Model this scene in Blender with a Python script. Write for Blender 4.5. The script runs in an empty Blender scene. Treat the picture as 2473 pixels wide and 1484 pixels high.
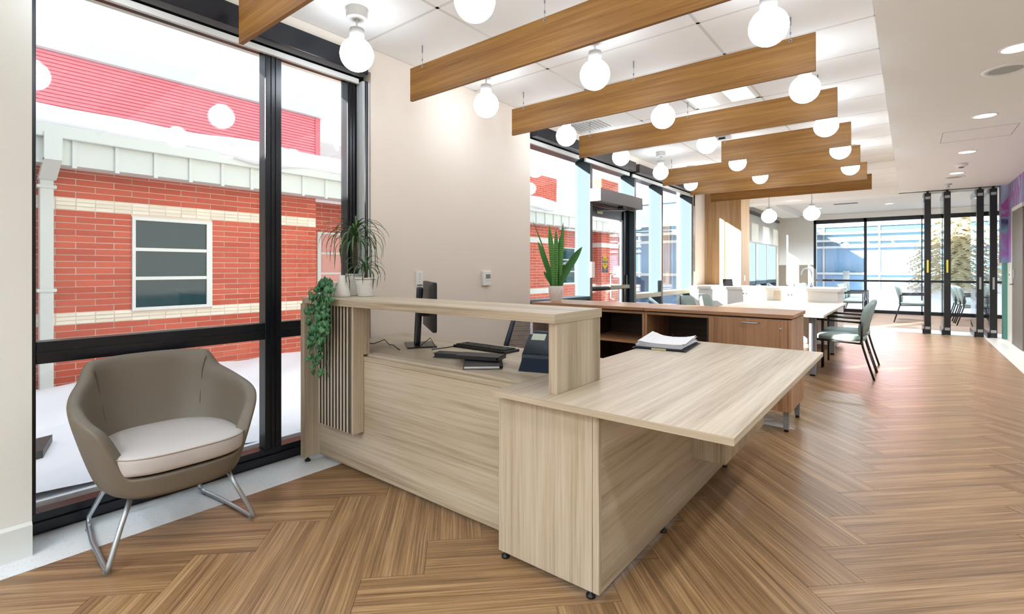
import bpy, math, random
from mathutils import Vector, Matrix
R = random.Random(7)
S = bpy.context.scene
COL = S.collection
PI = math.pi

# ------------------------------------------------------------------ camera, world, sun, exposure
cam_d = bpy.data.cameras.new('camera'); cam = bpy.data.objects.new('camera', cam_d); COL.objects.link(cam)
cam_d.sensor_width = 36.0; cam_d.sensor_fit = 'HORIZONTAL'
cam_d.lens = 1202.0 / 2473.0 * 36.0
cam_d.shift_y = -92.0 / 2473.0
cam_d.clip_start = 0.05; cam_d.clip_end = 300
cam.location = (0, 0, 1.25)
cam.rotation_euler = (PI / 2, 0, math.radians(38.628))
S.camera = cam

world = bpy.data.worlds.new('world'); S.world = world; world.use_nodes = True
bg = world.node_tree.nodes['Background']
bg.inputs['Color'].default_value = (0.78, 0.89, 1.0, 1); bg.inputs['Strength'].default_value = 1.35

sun_d = bpy.data.lights.new('sun', 'SUN'); sun = bpy.data.objects.new('sun', sun_d); COL.objects.link(sun)
sun_d.energy = 24.0; sun_d.angle = math.radians(0.6); sun_d.color = (1.0, 0.95, 0.87)
SUN_DIR = Vector((0.465, 1.0, -0.33)).normalized()
sun.rotation_euler = SUN_DIR.to_track_quat('-Z', 'Y').to_euler()
sun.location = (-8, -12, 8)

S.view_settings.view_transform = 'Standard'; S.view_settings.look = 'None'
S.view_settings.gamma = 1.0; S.view_settings.exposure = 0.50
S.view_settings.use_curve_mapping = False
S.cycles.use_adaptive_sampling = True; S.cycles.adaptive_threshold = 0.05; S.cycles.use_denoising = True
S.cycles.diffuse_bounces = 4; S.cycles.glossy_bounces = 3; S.cycles.max_bounces = 8; S.cycles.transparent_max_bounces = 12
S.cycles.caustics_reflective = False; S.cycles.caustics_refractive = False
GLOBE_E = 12.0
BACK_FILL_W = 70.0     # fill lamps added behind the viewer
SPOT_W = 100.0

# ------------------------------------------------------------------ materials
MATS = {}
def lin(r, g, b):
    f = lambda c: (c / 255 / 12.92) if c / 255 <= 0.04045 else ((c / 255 + 0.055) / 1.055) ** 2.4
    return (f(r), f(g), f(b), 1)
def newmat(name):
    m = bpy.data.materials.new(name); m.use_nodes = True
    nt = m.node_tree; b = nt.nodes['Principled BSDF']
    return m, nt, b
def plain(name, col, rough=0.5, metal=0.0, spec=0.5, noise=0.0, nscale=30, bump=0.0):
    if name in MATS: return MATS[name]
    m, nt, b = newmat(name)
    b.inputs['Base Color'].default_value = col; b.inputs['Roughness'].default_value = rough
    b.inputs['Metallic'].default_value = metal; b.inputs['Specular IOR Level'].default_value = spec
    if noise or bump:
        tc = nt.nodes.new('ShaderNodeTexCoord'); n = nt.nodes.new('ShaderNodeTexNoise')
        n.inputs['Scale'].default_value = nscale; n.inputs['Detail'].default_value = 4
        nt.links.new(tc.outputs['Object'], n.inputs['Vector'])
        if noise:
            mx = nt.nodes.new('ShaderNodeMix'); mx.data_type = 'RGBA'
            mx.inputs['A'].default_value = tuple(c * (1 - noise) for c in col[:3]) + (1,)
            mx.inputs['B'].default_value = tuple(min(1, c * (1 + noise)) for c in col[:3]) + (1,)
            nt.links.new(n.outputs['Fac'], mx.inputs['Factor']); nt.links.new(mx.outputs['Result'], b.inputs['Base Color'])
        if bump:
            bp = nt.nodes.new('ShaderNodeBump'); bp.inputs['Strength'].default_value = bump; bp.inputs['Distance'].default_value = 0.002
            nt.links.new(n.outputs['Fac'], bp.inputs['Height']); nt.links.new(bp.outputs['Normal'], b.inputs['Normal'])
    MATS[name] = m; return m
def wood(kind, axis, cols, rough=0.42, uv=False, k=1.0, wavy=0.25):
    key = 'wood_%s_%s' % (kind, axis)
    if key in MATS: return MATS[key]
    m, nt, b = newmat(key); N = nt.nodes.new; L = nt.links.new
    tc = N('ShaderNodeTexCoord'); oi = N('ShaderNodeObjectInfo')
    off = N('ShaderNodeMath'); off.operation = 'MULTIPLY'; off.inputs[1].default_value = 37.0 if uv else 0.0
    L(oi.outputs['Random'], off.inputs[0])
    def streak(sc_along, sc_across, detail, dist):
        mp = N('ShaderNodeMapping')
        s = [sc_across] * 3; s[{'x': 0, 'y': 1, 'z': 2}[axis]] = sc_along
        mp.inputs['Scale'].default_value = s
        L(tc.outputs['UV' if uv else 'Object'], mp.inputs['Vector'])
        n = N('ShaderNodeTexNoise'); n.noise_dimensions = '4D'
        n.inputs['Scale'].default_value = 1.0; n.inputs['Detail'].default_value = detail; n.inputs['Distortion'].default_value = dist
        L(mp.outputs['Vector'], n.inputs['Vector']); L(off.outputs[0], n.inputs['W'])
        return n
    a = streak(0.5 * k, (17 if uv else 11) * k, 4, wavy); c = streak(1.6 * k, (105 if uv else 75) * k, 3, wavy * 0.4); e = streak(6 * k, 320 * k, 2, 0)
    m1 = N('ShaderNodeMath'); m1.operation = 'MULTIPLY_ADD'; m1.inputs[1].default_value = 0.36 if uv else 0.45
    m2 = N('ShaderNodeMath'); m2.operation = 'MULTIPLY_ADD'; m2.inputs[1].default_value = 0.44 if uv else 0.38
    m3 = N('ShaderNodeMath'); m3.operation = 'MULTIPLY'; m3.inputs[1].default_value = 0.20 if uv else 0.17
    L(e.outputs['Fac'], m3.inputs[0]); L(c.outputs['Fac'], m2.inputs[0]); L(m3.outputs[0], m2.inputs[2])
    L(a.outputs['Fac'], m1.inputs[0]); L(m2.outputs[0], m1.inputs[2])
    r = N('ShaderNodeValToRGB'); el = r.color_ramp.elements
    el[0].position = 0.36 if uv else 0.34; el[0].color = cols[0]; el[1].position = 0.64 if uv else 0.66; el[1].color = cols[2]
    mid = el.new(0.5); mid.color = cols[1]
    L(m1.outputs[0], r.inputs['Fac']); L(r.outputs['Color'], b.inputs['Base Color'])
    b.inputs['Roughness'].default_value = rough; b.inputs['Specular IOR Level'].default_value = 0.5
    MATS[key] = m; return m
ASH = (lin(146, 128, 105), lin(186, 170, 146), lin(207, 194, 174))
WAL = (lin(132, 92, 64), lin(172, 128, 94), lin(194, 152, 114))
BEAM = (lin(112, 74, 28), lin(146, 101, 43), lin(172, 127, 62))
FLR = (lin(88, 64, 42), lin(141, 107, 72), lin(182, 147, 106))
DRK = (lin(52, 38, 30), lin(76, 58, 46), lin(98, 78, 62))
COLW = (lin(150, 112, 72), lin(178, 142, 100), lin(200, 166, 124))
ash = lambda ax: wood('ash', ax, ASH)
wal = lambda ax: wood('walnut', ax, WAL)
drk = lambda ax: wood('dark', ax, DRK)
def emit(name, col, st):
    if name in MATS: return MATS[name]
    m = bpy.data.materials.new(name); m.use_nodes = True; nt = m.node_tree; nt.nodes.clear()
    o = nt.nodes.new('ShaderNodeOutputMaterial'); e = nt.nodes.new('ShaderNodeEmission')
    e.inputs['Color'].default_value = col; e.inputs['Strength'].default_value = st
    nt.links.new(e.outputs[0], o.inputs['Surface']); MATS[name] = m; return m
def glass(name, tint=(0.97, 0.985, 0.98, 1), f0=0.05):
    if name in MATS: return MATS[name]
    m = bpy.data.materials.new(name); m.use_nodes = True; nt = m.node_tree; nt.nodes.clear(); N = nt.nodes.new; L = nt.links.new
    o = N('ShaderNodeOutputMaterial'); mx = N('ShaderNodeMixShader'); t = N('ShaderNodeBsdfTransparent'); g = N('ShaderNodeBsdfGlossy')
    t.inputs['Color'].default_value = tint; g.inputs['Roughness'].default_value = 0.0
    lw = N('ShaderNodeLayerWeight'); lw.inputs['Blend'].default_value = 0.5
    p = N('ShaderNodeMath'); p.operation = 'POWER'; p.inputs[1].default_value = 5
    ma = N('ShaderNodeMath'); ma.operation = 'MULTIPLY_ADD'; ma.inputs[1].default_value = 1 - f0; ma.inputs[2].default_value = f0
    L(lw.outputs['Facing'], p.inputs[0]); L(p.outputs[0], ma.inputs[0]); L(ma.outputs[0], mx.inputs['Fac'])
    L(t.outputs[0], mx.inputs[1]); L(g.outputs[0], mx.inputs[2]); L(mx.outputs[0], o.inputs['Surface'])
    MATS[name] = m; return m
def randcol(name, c0, c1, rough=0.8, bump=0.0, nscale=60):
    """colour varies from piece to piece (object random) with a little mottling"""
    if name in MATS: return MATS[name]
    m, nt, b = newmat(name); N = nt.nodes.new; L = nt.links.new
    oi = N('ShaderNodeObjectInfo'); tc = N('ShaderNodeTexCoord'); n = N('ShaderNodeTexNoise'); n.inputs['Scale'].default_value = nscale
    L(tc.outputs['Object'], n.inputs['Vector'])
    ad = N('ShaderNodeMath'); ad.operation = 'MULTIPLY_ADD'; ad.inputs[1].default_value = 0.35
    s = N('ShaderNodeMath'); s.operation = 'MULTIPLY'; s.inputs[1].default_value = 0.65
    L(oi.outputs['Random'], s.inputs[0]); L(n.outputs['Fac'], ad.inputs[0]); L(s.outputs[0], ad.inputs[2])
    mx = N('ShaderNodeMix'); mx.data_type = 'RGBA'; mx.inputs['A'].default_value = c0; mx.inputs['B'].default_value = c1
    L(ad.outputs[0], mx.inputs['Factor']); L(mx.outputs['Result'], b.inputs['Base Color']); b.inputs['Roughness'].default_value = rough
    if bump:
        bp = N('ShaderNodeBump'); bp.inputs['Strength'].default_value = bump; bp.inputs['Distance'].default_value = 0.003
        L(n.outputs['Fac'], bp.inputs['Height']); L(bp.outputs['Normal'], b.inputs['Normal'])
    MATS[name] = m; return m
def brick_mat():
    m, nt, b = newmat('brick_pattern'); N = nt.nodes.new; L = nt.links.new
    tc = N('ShaderNodeTexCoord'); sp = N('ShaderNodeSeparateXYZ'); cb = N('ShaderNodeCombineXYZ'); ad = N('ShaderNodeMath')
    L(tc.outputs['Object'], sp.inputs[0]); L(sp.outputs['X'], ad.inputs[0]); L(sp.outputs['Y'], ad.inputs[1])
    L(ad.outputs[0], cb.inputs['X']); L(sp.outputs['Z'], cb.inputs['Y'])
    br = N('ShaderNodeTexBrick'); br.inputs['Scale'].default_value = 1.0
    br.inputs['Brick Width'].default_value = 0.305; br.inputs['Row Height'].default_value = 0.0635
    br.inputs['Mortar Size'].default_value = 0.004
    br.inputs['Color1'].default_value = lin(198, 96, 76); br.inputs['Color2'].default_value = lin(180, 82, 66)
    br.inputs['Mortar'].default_value = lin(205, 180, 160)
    L(cb.outputs[0], br.inputs['Vector']); L(br.outputs['Color'], b.inputs['Base Color']); b.inputs['Roughness'].default_value = 0.85
    return m
def terrazzo(name, base):
    m, nt, b = newmat(name); N = nt.nodes.new; L = nt.links.new
    tc = N('ShaderNodeTexCoord'); v = N('ShaderNodeTexVoronoi'); v.inputs['Scale'].default_value = 95
    L(tc.outputs['Object'], v.inputs['Vector'])
    r = N('ShaderNodeValToRGB'); e = r.color_ramp.elements
    e[0].position = 0.10; e[0].color = tuple(c * 0.62 for c in base[:3]) + (1,); e[1].position = 0.26; e[1].color = base
    L(v.outputs['Distance'], r.inputs['Fac']); L(r.outputs['Color'], b.inputs['Base Color'])
    b.inputs['Roughness'].default_value = 0.35
    return m
def mural_mat():
    m, nt, b = newmat('mural_paint'); N = nt.nodes.new; L = nt.links.new
    tc = N('ShaderNodeTexCoord'); mp = N('ShaderNodeMapping'); mp.inputs['Scale'].default_value = (1, 3.2, 0.8)
    L(tc.outputs['Object'], mp.inputs['Vector'])
    n = N('ShaderNodeTexNoise'); n.inputs['Scale'].default_value = 1.4; n.inputs['Detail'].default_value = 6; n.inputs['Distortion'].default_value = 0.8
    L(mp.outputs['Vector'], n.inputs['Vector'])
    r = N('ShaderNodeValToRGB'); e = r.color_ramp.elements
    e[0].position = 0.30; e[0].color = lin(70, 60, 110); e[1].position = 0.72; e[1].color = lin(205, 215, 225)
    for p, c in ((0.40, lin(120, 165, 178)), (0.47, lin(150, 120, 175)), (0.53, lin(165, 70, 150)), (0.60, lin(150, 170, 205))):
        x = e.new(p); x.color = c
    L(n.outputs['Fac'], r.inputs['Fac']); L(r.outputs['Color'], b.inputs['Base Color']); b.inputs['Roughness'].default_value = 0.6
    return m
M_wall = plain('beige_wall', lin(236, 223, 209), 0.8, noise=0.02, nscale=120)
M_white = plain('white_wall', lin(232, 229, 222), 0.75)
M_ceil = plain('ceiling_white', lin(240, 236, 231), 0.9, bump=0.15, nscale=200)
M_soff = plain('soffit_white', lin(249, 247, 242), 0.85)
M_grid = plain('grid_white', lin(214, 208, 201), 0.6)
M_black = plain('black_aluminium', lin(14, 16, 24), 0.28, spec=0.5)
M_blackm = plain('black_matte', lin(16, 16, 18), 0.5)
M_dgrey = plain('dark_anodised', lin(66, 60, 56), 0.38, metal=0.3)
M_alum = plain('grey_aluminium', lin(168, 172, 176), 0.33, metal=0.6)
M_chrome = plain('chrome', lin(184, 192, 198), 0.3, metal=0.85)
M_silver = plain('silver_leg', lin(150, 154, 160), 0.4, metal=0.5)
M_globe = emit('globe_glow', (0.80, 0.90, 1.0, 1), GLOBE_E)
M_lamp = emit('downlight_glow', (1.0, 0.95, 0.88, 1), 6.0)
M_cup = plain('lamp_cup', lin(186, 184, 180), 0.6)
M_lampw = plain('lamp_white', lin(238, 236, 232), 0.5)
M_glass = glass('window_glass', f0=0.042)
M_pglass = glass('partition_glass', tint=(0.93, 0.97, 0.965, 1), f0=0.05)
M_snow = plain('snow', lin(238, 242, 250), 0.9, bump=0.6, nscale=2.0, noise=0.02)
M_brickp = brick_mat()
M_brick = randcol('red_brick', lin(176, 78, 60), lin(208, 104, 82), 0.85, 0.4)
M_stone = randcol('cream_block', lin(222, 214, 194), lin(244, 240, 226), 0.85, 0.5)
M_mortar = plain('mortar', lin(230, 214, 198), 0.9)
M_extw = plain('exterior_white', lin(208, 214, 210), 0.6)
M_leafm = {}
M_pot = plain('white_ceramic', lin(238, 235, 230), 0.35)
M_taupe = plain('taupe_vinyl', lin(108, 98, 84), 0.55, bump=0.25, nscale=180, noise=0.05)
M_cush = plain('pale_vinyl', lin(186, 179, 174), 0.5, bump=0.2, nscale=180)
M_seam = plain('seam_dark', lin(82, 72, 60), 0.7)
M_green = plain('sage_fabric', lin(150, 165, 160), 0.85, noise=0.08, nscale=200)
M_paper = plain('paper', lin(236, 234, 236), 0.8)
M_navy = plain('navy_plastic', lin(24, 40, 58), 0.45)
M_red = plain('red_plastic', lin(214, 60, 56), 0.5)
M_terr = terrazzo('terrazzo_white', lin(226, 228, 228))
M_terr2 = terrazzo('terrazzo_beige', lin(222, 214, 204))

# ------------------------------------------------------------------ mesh builder
class MB:
    def __init__(s): s.v = []; s.f = []; s.sm = []; s.uv = None
    def add(s, vs, fs, smooth=False):
        o = len(s.v); s.v += [tuple(p) for p in vs]; s.f += [tuple(i + o for i in f) for f in fs]; s.sm += [smooth] * len(fs); return s
    def box(s, x0, x1, y0, y1, z0, z1):
        return s.add([(x0, y0, z0), (x1, y0, z0), (x1, y1, z0), (x0, y1, z0), (x0, y0, z1), (x1, y0, z1), (x1, y1, z1), (x0, y1, z1)],
                     [(0, 3, 2, 1), (4, 5, 6, 7), (0, 1, 5, 4), (1, 2, 6, 5), (2, 3, 7, 6), (3, 0, 4, 7)])
    def obox(s, c, sx, sy, sz, rz=0.0, mat=None):
        """box of size sx,sy,sz, base centre c, turned by rz (or a 3x3 matrix)"""
        m = mat or Matrix.Rotation(rz, 3, 'Z'); c = Vector(c); P = []
        for z in (0, sz):
            for x, y in ((-1, -1), (1, -1), (1, 1), (-1, 1)): P.append(c + m @ Vector((x * sx / 2, y * sy / 2, z)))
        return s.add(P, [(0, 3, 2, 1), (4, 5, 6, 7), (0, 1, 5, 4), (1, 2, 6, 5), (2, 3, 7, 6), (3, 0, 4, 7)])
    def tube(s, pts, r, seg=8, cap=True, smooth=True):
        pts = [Vector(p) for p in pts]; n = len(pts); rs = r if isinstance(r, (list, tuple)) else [r] * n
        rings = []; up = None
        for i, p in enumerate(pts):
            t = (pts[min(i + 1, n - 1)] - pts[max(i - 1, 0)]).normalized()
            if up is None: up = Vector((0, 0, 1)) if abs(t.z) < 0.9 else Vector((1, 0, 0))
            a = t.cross(up).normalized(); b = t.cross(a).normalized(); up = -b if b.dot(up) < 0 else b
            a = t.cross(up).normalized(); b = up - t * up.dot(t); b.normalize()
            rings.append([p + (a * math.cos(2 * PI * k / seg) + b * math.sin(2 * PI * k / seg)) * rs[i] for k in range(seg)])
        vs = [q for ring in rings for q in ring]; fs = []
        for i in range(n - 1):
            for k in range(seg):
                k2 = (k + 1) % seg; fs.append((i * seg + k, i * seg + k2, (i + 1) * seg + k2, (i + 1) * seg + k))
        s.add(vs, fs, smooth)
        if cap: o = len(s.v) - len(vs); s.f += [tuple(o + k for k in range(seg))[::-1], tuple(o + (n - 1) * seg + k for k in range(seg))]; s.sm += [False, False]
        return s
    def lathe(s, prof, c=(0, 0, 0), seg=24, smooth=True):
        vs = []; fs = []; n = len(prof)
        for r, z in prof:
            for k in range(seg):
                a = 2 * PI * k / seg; vs.append((c[0] + r * math.cos(a), c[1] + r * math.sin(a), c[2] + z))
        for i in range(n - 1):
            for k in range(seg):
                k2 = (k + 1) % seg; fs.append((i * seg + k, i * seg + k2, (i + 1) * seg + k2, (i + 1) * seg + k))
        return s.add(vs, fs, smooth)
    def prism(s, poly, z0, z1):
        n = len(poly); vs = [(x, y, z0) for x, y in poly] + [(x, y, z1) for x, y in poly]
        fs = [tuple(range(n))[::-1], tuple(range(n, 2 * n))] + [(i, (i + 1) % n, n + (i + 1) % n, n + i) for i in range(n)]
        return s.add(vs, fs)
    def prism_axis(s, poly, axis, a0, a1):
        """polygon in the two other axes (cyclic order), extruded along axis"""
        m = MB().prism(poly, a0, a1)
        conv = {'x': lambda p: (p[2], p[0], p[1]), 'y': lambda p: (p[1], p[2], p[0]), 'z': lambda p: p}[axis]
        return s.add([conv(p) for p in m.v], m.f)
    def mesh(s, name):
        me = bpy.data.meshes.new(name); me.from_pydata(s.v, [], s.f); me.update()
        me.polygons.foreach_set('use_smooth', s.sm)
        return me
    def build(s, name, mat, parent=None, loc=None, bevel=0, subsurf=0):
        """vertices are in world coordinates unless loc is None and parent given with .local"""
        o = (Vector(loc) if loc is not None else Vector((0, 0, 0)))
        if parent is not None and loc is None: o = wloc(parent)
        if o.length > 0: s.v = [(p[0] - o.x, p[1] - o.y, p[2] - o.z) for p in s.v]
        return link(name, s.mesh(name), mat, parent, None if parent is not None and loc is None else loc, bevel, subsurf)
    def local(s, name, mat, parent, bevel=0, subsurf=0, loc=None, rot=None):
        ob = link(name, s.mesh(name), mat, parent, loc, bevel, subsurf)
        if rot: ob.rotation_euler = rot
        return ob
def wloc(o):
    v = Vector((0, 0, 0))
    while o is not None: v += o.location; o = o.parent
    return v
def link(name, me, mat, parent=None, loc=None, bevel=0, subsurf=0):
    ob = bpy.data.objects.new(name, me); COL.objects.link(ob)
    if mat is not None and not me.materials: me.materials.append(mat)
    if parent is not None: ob.parent = parent
    if loc is not None: ob.location = loc
    if bevel:
        b = ob.modifiers.new('bevel', 'BEVEL'); b.width = bevel; b.segments = 2; b.limit_method = 'ANGLE'
    if subsurf:
        u = ob.modifiers.new('subsurf', 'SUBSURF'); u.levels = subsurf; u.render_levels = subsurf
    return ob
def tag(o, label, cat, group=None, kind=None):
    if label: o['label'] = label
    if cat: o['category'] = cat
    if group: o['group'] = group
    if kind: o['kind'] = kind
    return o
def thing(name, label, cat, loc=(0, 0, 0), rz=0.0, group=None, kind=None):
    o = bpy.data.objects.new(name, None); COL.objects.link(o); o.location = loc; o.rotation_euler = (0, 0, rz)
    o.empty_display_size = 0.1
    return tag(o, label, cat, group, kind)
def struct(name, mb, mat, label, cat):
    return tag(mb.build(name, mat), label, cat, kind='structure')
def copy_tree(o, parent=None):
    c = o.copy(); COL.objects.link(c); c.parent = parent
    for ch in list(o.children): copy_tree(ch, c)
    return c
def box(x0, x1, y0, y1, z0, z1): return MB().box(x0, x1, y0, y1, z0, z1)
def text(name, body, size, mat, parent, loc, rot, align='CENTER', ext=0.0004):
    cu = bpy.data.curves.new(name, 'FONT'); cu.body = body; cu.size = size; cu.align_x = align; cu.align_y = 'CENTER'; cu.extrude = ext
    ob = bpy.data.objects.new(name, cu); COL.objects.link(ob); cu.materials.append(mat)
    ob.parent = parent; ob.location = loc; ob.rotation_euler = rot
    return ob

CEIL = 2.90; SOFF = 2.74; XW = -3.15
# ================================================================== STRUCTURE
# ---- floor with herringbone planks
PW, PL = 0.25, 1.0
PX0, PX1, PY0, PY1 = -2.85, 1.06, -0.4, 12.55
def plank_mat():
    m = wood('floorplank', 'x', FLR, rough=0.32, uv=True, k=1.0, wavy=0.15); return m
M_plank = plank_mat()
floor = struct('floor', box(-3.5, 4.6, -4.2, 17.6, -0.2, -0.006), plain('floor_base', lin(150, 114, 80), 0.6, noise=0.12, nscale=14),
               'brown wood look floor laid in a large herringbone', 'floor')
def plank_mesh(poly_pq, name, uvoff=(0, 0)):
    """polygon in plank coordinates (along, across)"""
    mb = MB(); n = len(poly_pq)
    cx = sum(p[0] for p in poly_pq) / n; cy = sum(p[1] for p in poly_pq) / n
    top = []
    for a, c in poly_pq:
        d = Vector((a - cx, c - cy)); d = d - d.normalized() * 0.0016; top.append((cx + d.x, cy + d.y))
    mb.prism(top, -0.006, 0.0)
    me = mb.mesh(name); uvl = me.uv_layers.new(name='UVMap')
    for lp in me.loops:
        v = me.vertices[lp.vertex_index].co; uvl.data[lp.index].uv = (v.x + uvoff[0], v.y + uvoff[1])
    return me
def clip(poly, x0, x1, y0, y1):
    for ax, lim, sgn in ((0, x0, 1), (0, x1, -1), (1, y0, 1), (1, y1, -1)):
        out = []
        for i in range(len(poly)):
            a, b = poly[i], poly[(i + 1) % len(poly)]
            da, db = sgn * (a[ax] - lim), sgn * (b[ax] - lim)
            if da >= 0: out.append(a)
            if (da >= 0) != (db >= 0):
                t = da / (da - db); out.append((a[0] + t * (b[0] - a[0]), a[1] + t * (b[1] - a[1])))
        poly = out
        if len(poly) < 3: return []
    return poly
full_plank = plank_mesh([(0, 0), (PL, 0), (PL, PW), (0, PW)], 'plank'); full_plank.materials.append(M_plank)
O = Vector((-1.553, 1.366)); c45 = math.sqrt(0.5)
P_ = Vector((c45, c45)); Q_ = Vector((-c45, c45)); n4 = 4
for k in range(-45, 46):
    for j in range(-5, 6):
        bx, by = (k + j * n4) * PW, (k - j * n4) * PW
        for kind in (0, 1):
            if kind == 0: p0, q0, ang = bx, by, PI / 4                        # along P
            else: p0, q0, ang = bx + (n4 + 1) * PW, by + (1 - n4) * PW, 3 * PI / 4   # along Q (its across axis is -P)
            org = O + P_ * p0 + Q_ * q0
            ca, sa = math.cos(ang), math.sin(ang); A = Vector((ca, sa)); B = Vector((-sa, ca))
            cor = [org, org + A * PL, org + A * PL + B * PW, org + B * PW]
            cl = clip([(c.x, c.y) for c in cor], PX0, PX1, PY0, PY1)
            if len(cl) < 3: continue
            ar = abs(sum(cl[i][0] * cl[(i + 1) % len(cl)][1] - cl[(i + 1) % len(cl)][0] * cl[i][1] for i in range(len(cl)))) / 2
            if ar < 0.004: continue
            if ar > PL * PW * 0.999: me = full_plank
            else:
                loc = [((Vector(c) - org).dot(A), (Vector(c) - org).dot(B)) for c in cl]
                me = plank_mesh(loc, 'plank_cut'); me.materials.append(M_plank)
            ob = link('plank', me, None, floor, (org.x, org.y, 0)); ob.rotation_euler = (0, 0, ang)
struct('trim_1', box(-3.3, PX0, -4, 12.55, -0.006, 0.0), M_terr, 'pale speckled terrazzo strip along the window wall', 'floor border')
struct('trim_2', box(PX1, 4.5, -4, 12.55, -0.006, 0.0), M_terr2, 'pale terrazzo floor strip beside the mural wall', 'floor border')
struct('trim_3', box(-3.2, 1.4, 12.55, 13.3, -0.006, 0.001), plain('pale_threshold', lin(214, 210, 206), 0.5), 'pale floor strip under the folding glass partition', 'floor border')
struct('floor_far', box(-3.3, 2.6, 13.3, 17.45, -0.006, 0.0), plain('far_carpet', lin(140, 116, 98), 0.8, noise=0.08, nscale=25), 'brown floor of the far meeting room', 'floor')

# ---- walls
struct('wall_left', box(-3.55, -3.0, -4.2, 0.39, 0, CEIL), plain('left_paint', lin(222, 221, 214), 0.75), 'off-white wall stub left of the tall window', 'wall')
struct('baseboard_left', MB().box(-3.0, -2.985, -4.2, 0.39, 0, 0.135).prism_axis([(0.135, -3.0), (0.135, -2.985), (0.147, -3.0)], 'y', -4.2, 0.39), plain('baseboard_paint', lin(214, 216, 210), 0.5), 'off-white baseboard of the left wall stub', 'baseboard')
struct('wall_window_side', box(-3.5, XW, 2.25, 4.25, 0, CEIL), M_wall, 'beige wall between the two windows behind the desk', 'wall')
struct('wall_header', box(-3.5, XW, 0.39, 2.25, 2.72, CEIL), M_wall, 'beige wall strip above the tall window', 'wall')
struct('wall_header_far', box(-3.5, XW, 4.25, 9.45, 2.72, CEIL), M_wall, 'beige wall strip above the entrance glazing', 'wall')
struct('wall_stub', box(-3.5, -3.16, 9.45, 10.05, 0, CEIL), M_white, 'white wall strip between the glazing and the wood column', 'wall')
struct('wall_hidden', box(-3.5, -3.2, 10.05, 13.0, 0, 3.0), M_white, 'white wall beside the wood column', 'wall')
col_ = struct('wall_column', box(-3.2, -2.49, 10.05, 10.68, 0, CEIL), wood('column', 'z', COLW), 'wood panelled column lit by a sun patch', 'column')
box(-2.492, -2.484, 10.25, 10.33, 1.02, 1.13).build('switch_plate', M_lampw, col_)
struct('wall_far_end', MB().box(-3.5, -2.26, 17.4, 17.7, 1.37, 3.0), M_white, 'off-white end wall of the far meeting room', 'wall')
struct('wall_far_wainscot', MB().box(-3.5, -2.26, 17.385, 17.7, 0, 1.37), plain('taupe_paint', lin(150, 138, 120), 0.7), 'taupe lower band of the far end wall', 'wall')
struct('wall_far_header', box(-2.26, 2.7, 17.4, 17.7, 2.70, 3.0), M_soff, 'grey white wall above the far window', 'wall')
struct('wall_far_side', box(-3.5, -3.2, 13.0, 17.4, 2.72, 3.0), M_white, 'white strip above the far side window', 'wall')
struct('wall_far_side_post', box(-3.5, -3.2, 17.0, 17.4, 0, 2.72), M_white, 'white post in the corner of the far room', 'wall')
wall_right = struct('wall_right', box(1.36, 1.56, 7.0, 12.35, 1.36, SOFF), mural_mat(), 'wall with abstract purple and blue painted mural', 'wall')
struct('wall_right_lower', box(1.352, 1.56, 7.0, 12.35, 0.0, 1.36), plain('pale_wainscot', lin(214, 205, 190), 0.6), 'pale wainscot under the purple mural', 'wall')
struct('wall_right_teal', box(1.30, 1.56, 12.35, 12.55, 0.0, 1.36), plain('teal_paint', lin(80, 140, 128), 0.5), 'teal painted jamb beside the folding partition', 'wall')
struct('wall_right_dark', box(1.27, 1.56, 12.35, 12.6, 1.36, SOFF), MATS.setdefault('mural2', mural_mat()), 'dark purple jamb above the teal paint', 'wall')
struct('wall_far_right', box(2.6, 2.8, 12.55, 17.5, 0, 3.0), M_white, 'white right wall of the far meeting room', 'wall')
struct('wall_far_return', box(1.36, 2.8, 12.55, 12.75, 0, 3.0), M_white, 'white return wall at the partition pocket', 'wall')
struct('wall_corridor', box(1.36, 4.6, 6.8, 7.0, 0, SOFF), M_white, 'white corridor end wall', 'wall')
struct('wall_corridor_side', box(4.5, 4.7, -4.2, 6.8, 0, SOFF), M_white, 'white corridor side wall', 'wall')
struct('wall_back', box(-3.5, 4.7, -4.4, -4.2, 0, 3.0), M_white, 'off-white wall behind the viewer', 'wall')

# ---- ceilings
ceil = struct('ceiling', box(-3.5, -0.15, -4.4, 12.4, CEIL + 0.02, CEIL + 0.25), M_ceil, 'white suspended tile ceiling over the reception desk', 'ceiling')
gx = [-3.15, -2.33, -1.11, -0.17]; gy = [-4.2 + 0.0] + [2.16 + 0.6125 * i for i in range(-10, 17)] + [12.4]
tile_cache = {}
TROFFER = (-1.72, -1.11, 4.61, 5.222); DIFF = (-3.15, -2.33)
def yspan(i): return gy[i], gy[i + 1]
for i in range(len(gy) - 1):
    for j in range(3):
        x0, x1 = gx[j], gx[j + 1]; y0, y1 = gy[i], gy[i + 1]
        if j == 1 and abs(y0 - 4.61) < 0.03: x1 = -1.73
        g = 0.011; key = (round(x1 - x0, 3), round(y1 - y0, 3))
        if key not in tile_cache:
            me = box(g, key[0] - g, g, key[1] - g, -0.002, 0.018).mesh('ceiling_tile'); me.materials.append(M_ceil); tile_cache[key] = me
        link('ceiling_tile', tile_cache[key], None, ceil, (x0, y0, CEIL))
g = MB()
for x in gx: g.box(x - 0.012, x + 0.012, -4.2, 12.4, CEIL - 0.001, CEIL + 0.02)
for y in gy: g.box(-3.15, -0.17, y - 0.012, y + 0.012, CEIL - 0.001, CEIL + 0.02)
g.build('ceiling_grid', M_grid, ceil)
soff = struct('ceiling_soffit', box(-0.16, 4.7, -4.4, 12.5, SOFF, SOFF + 0.3), M_soff, 'plain drywall soffit over the corridor', 'ceiling')
f = MB()
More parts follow.
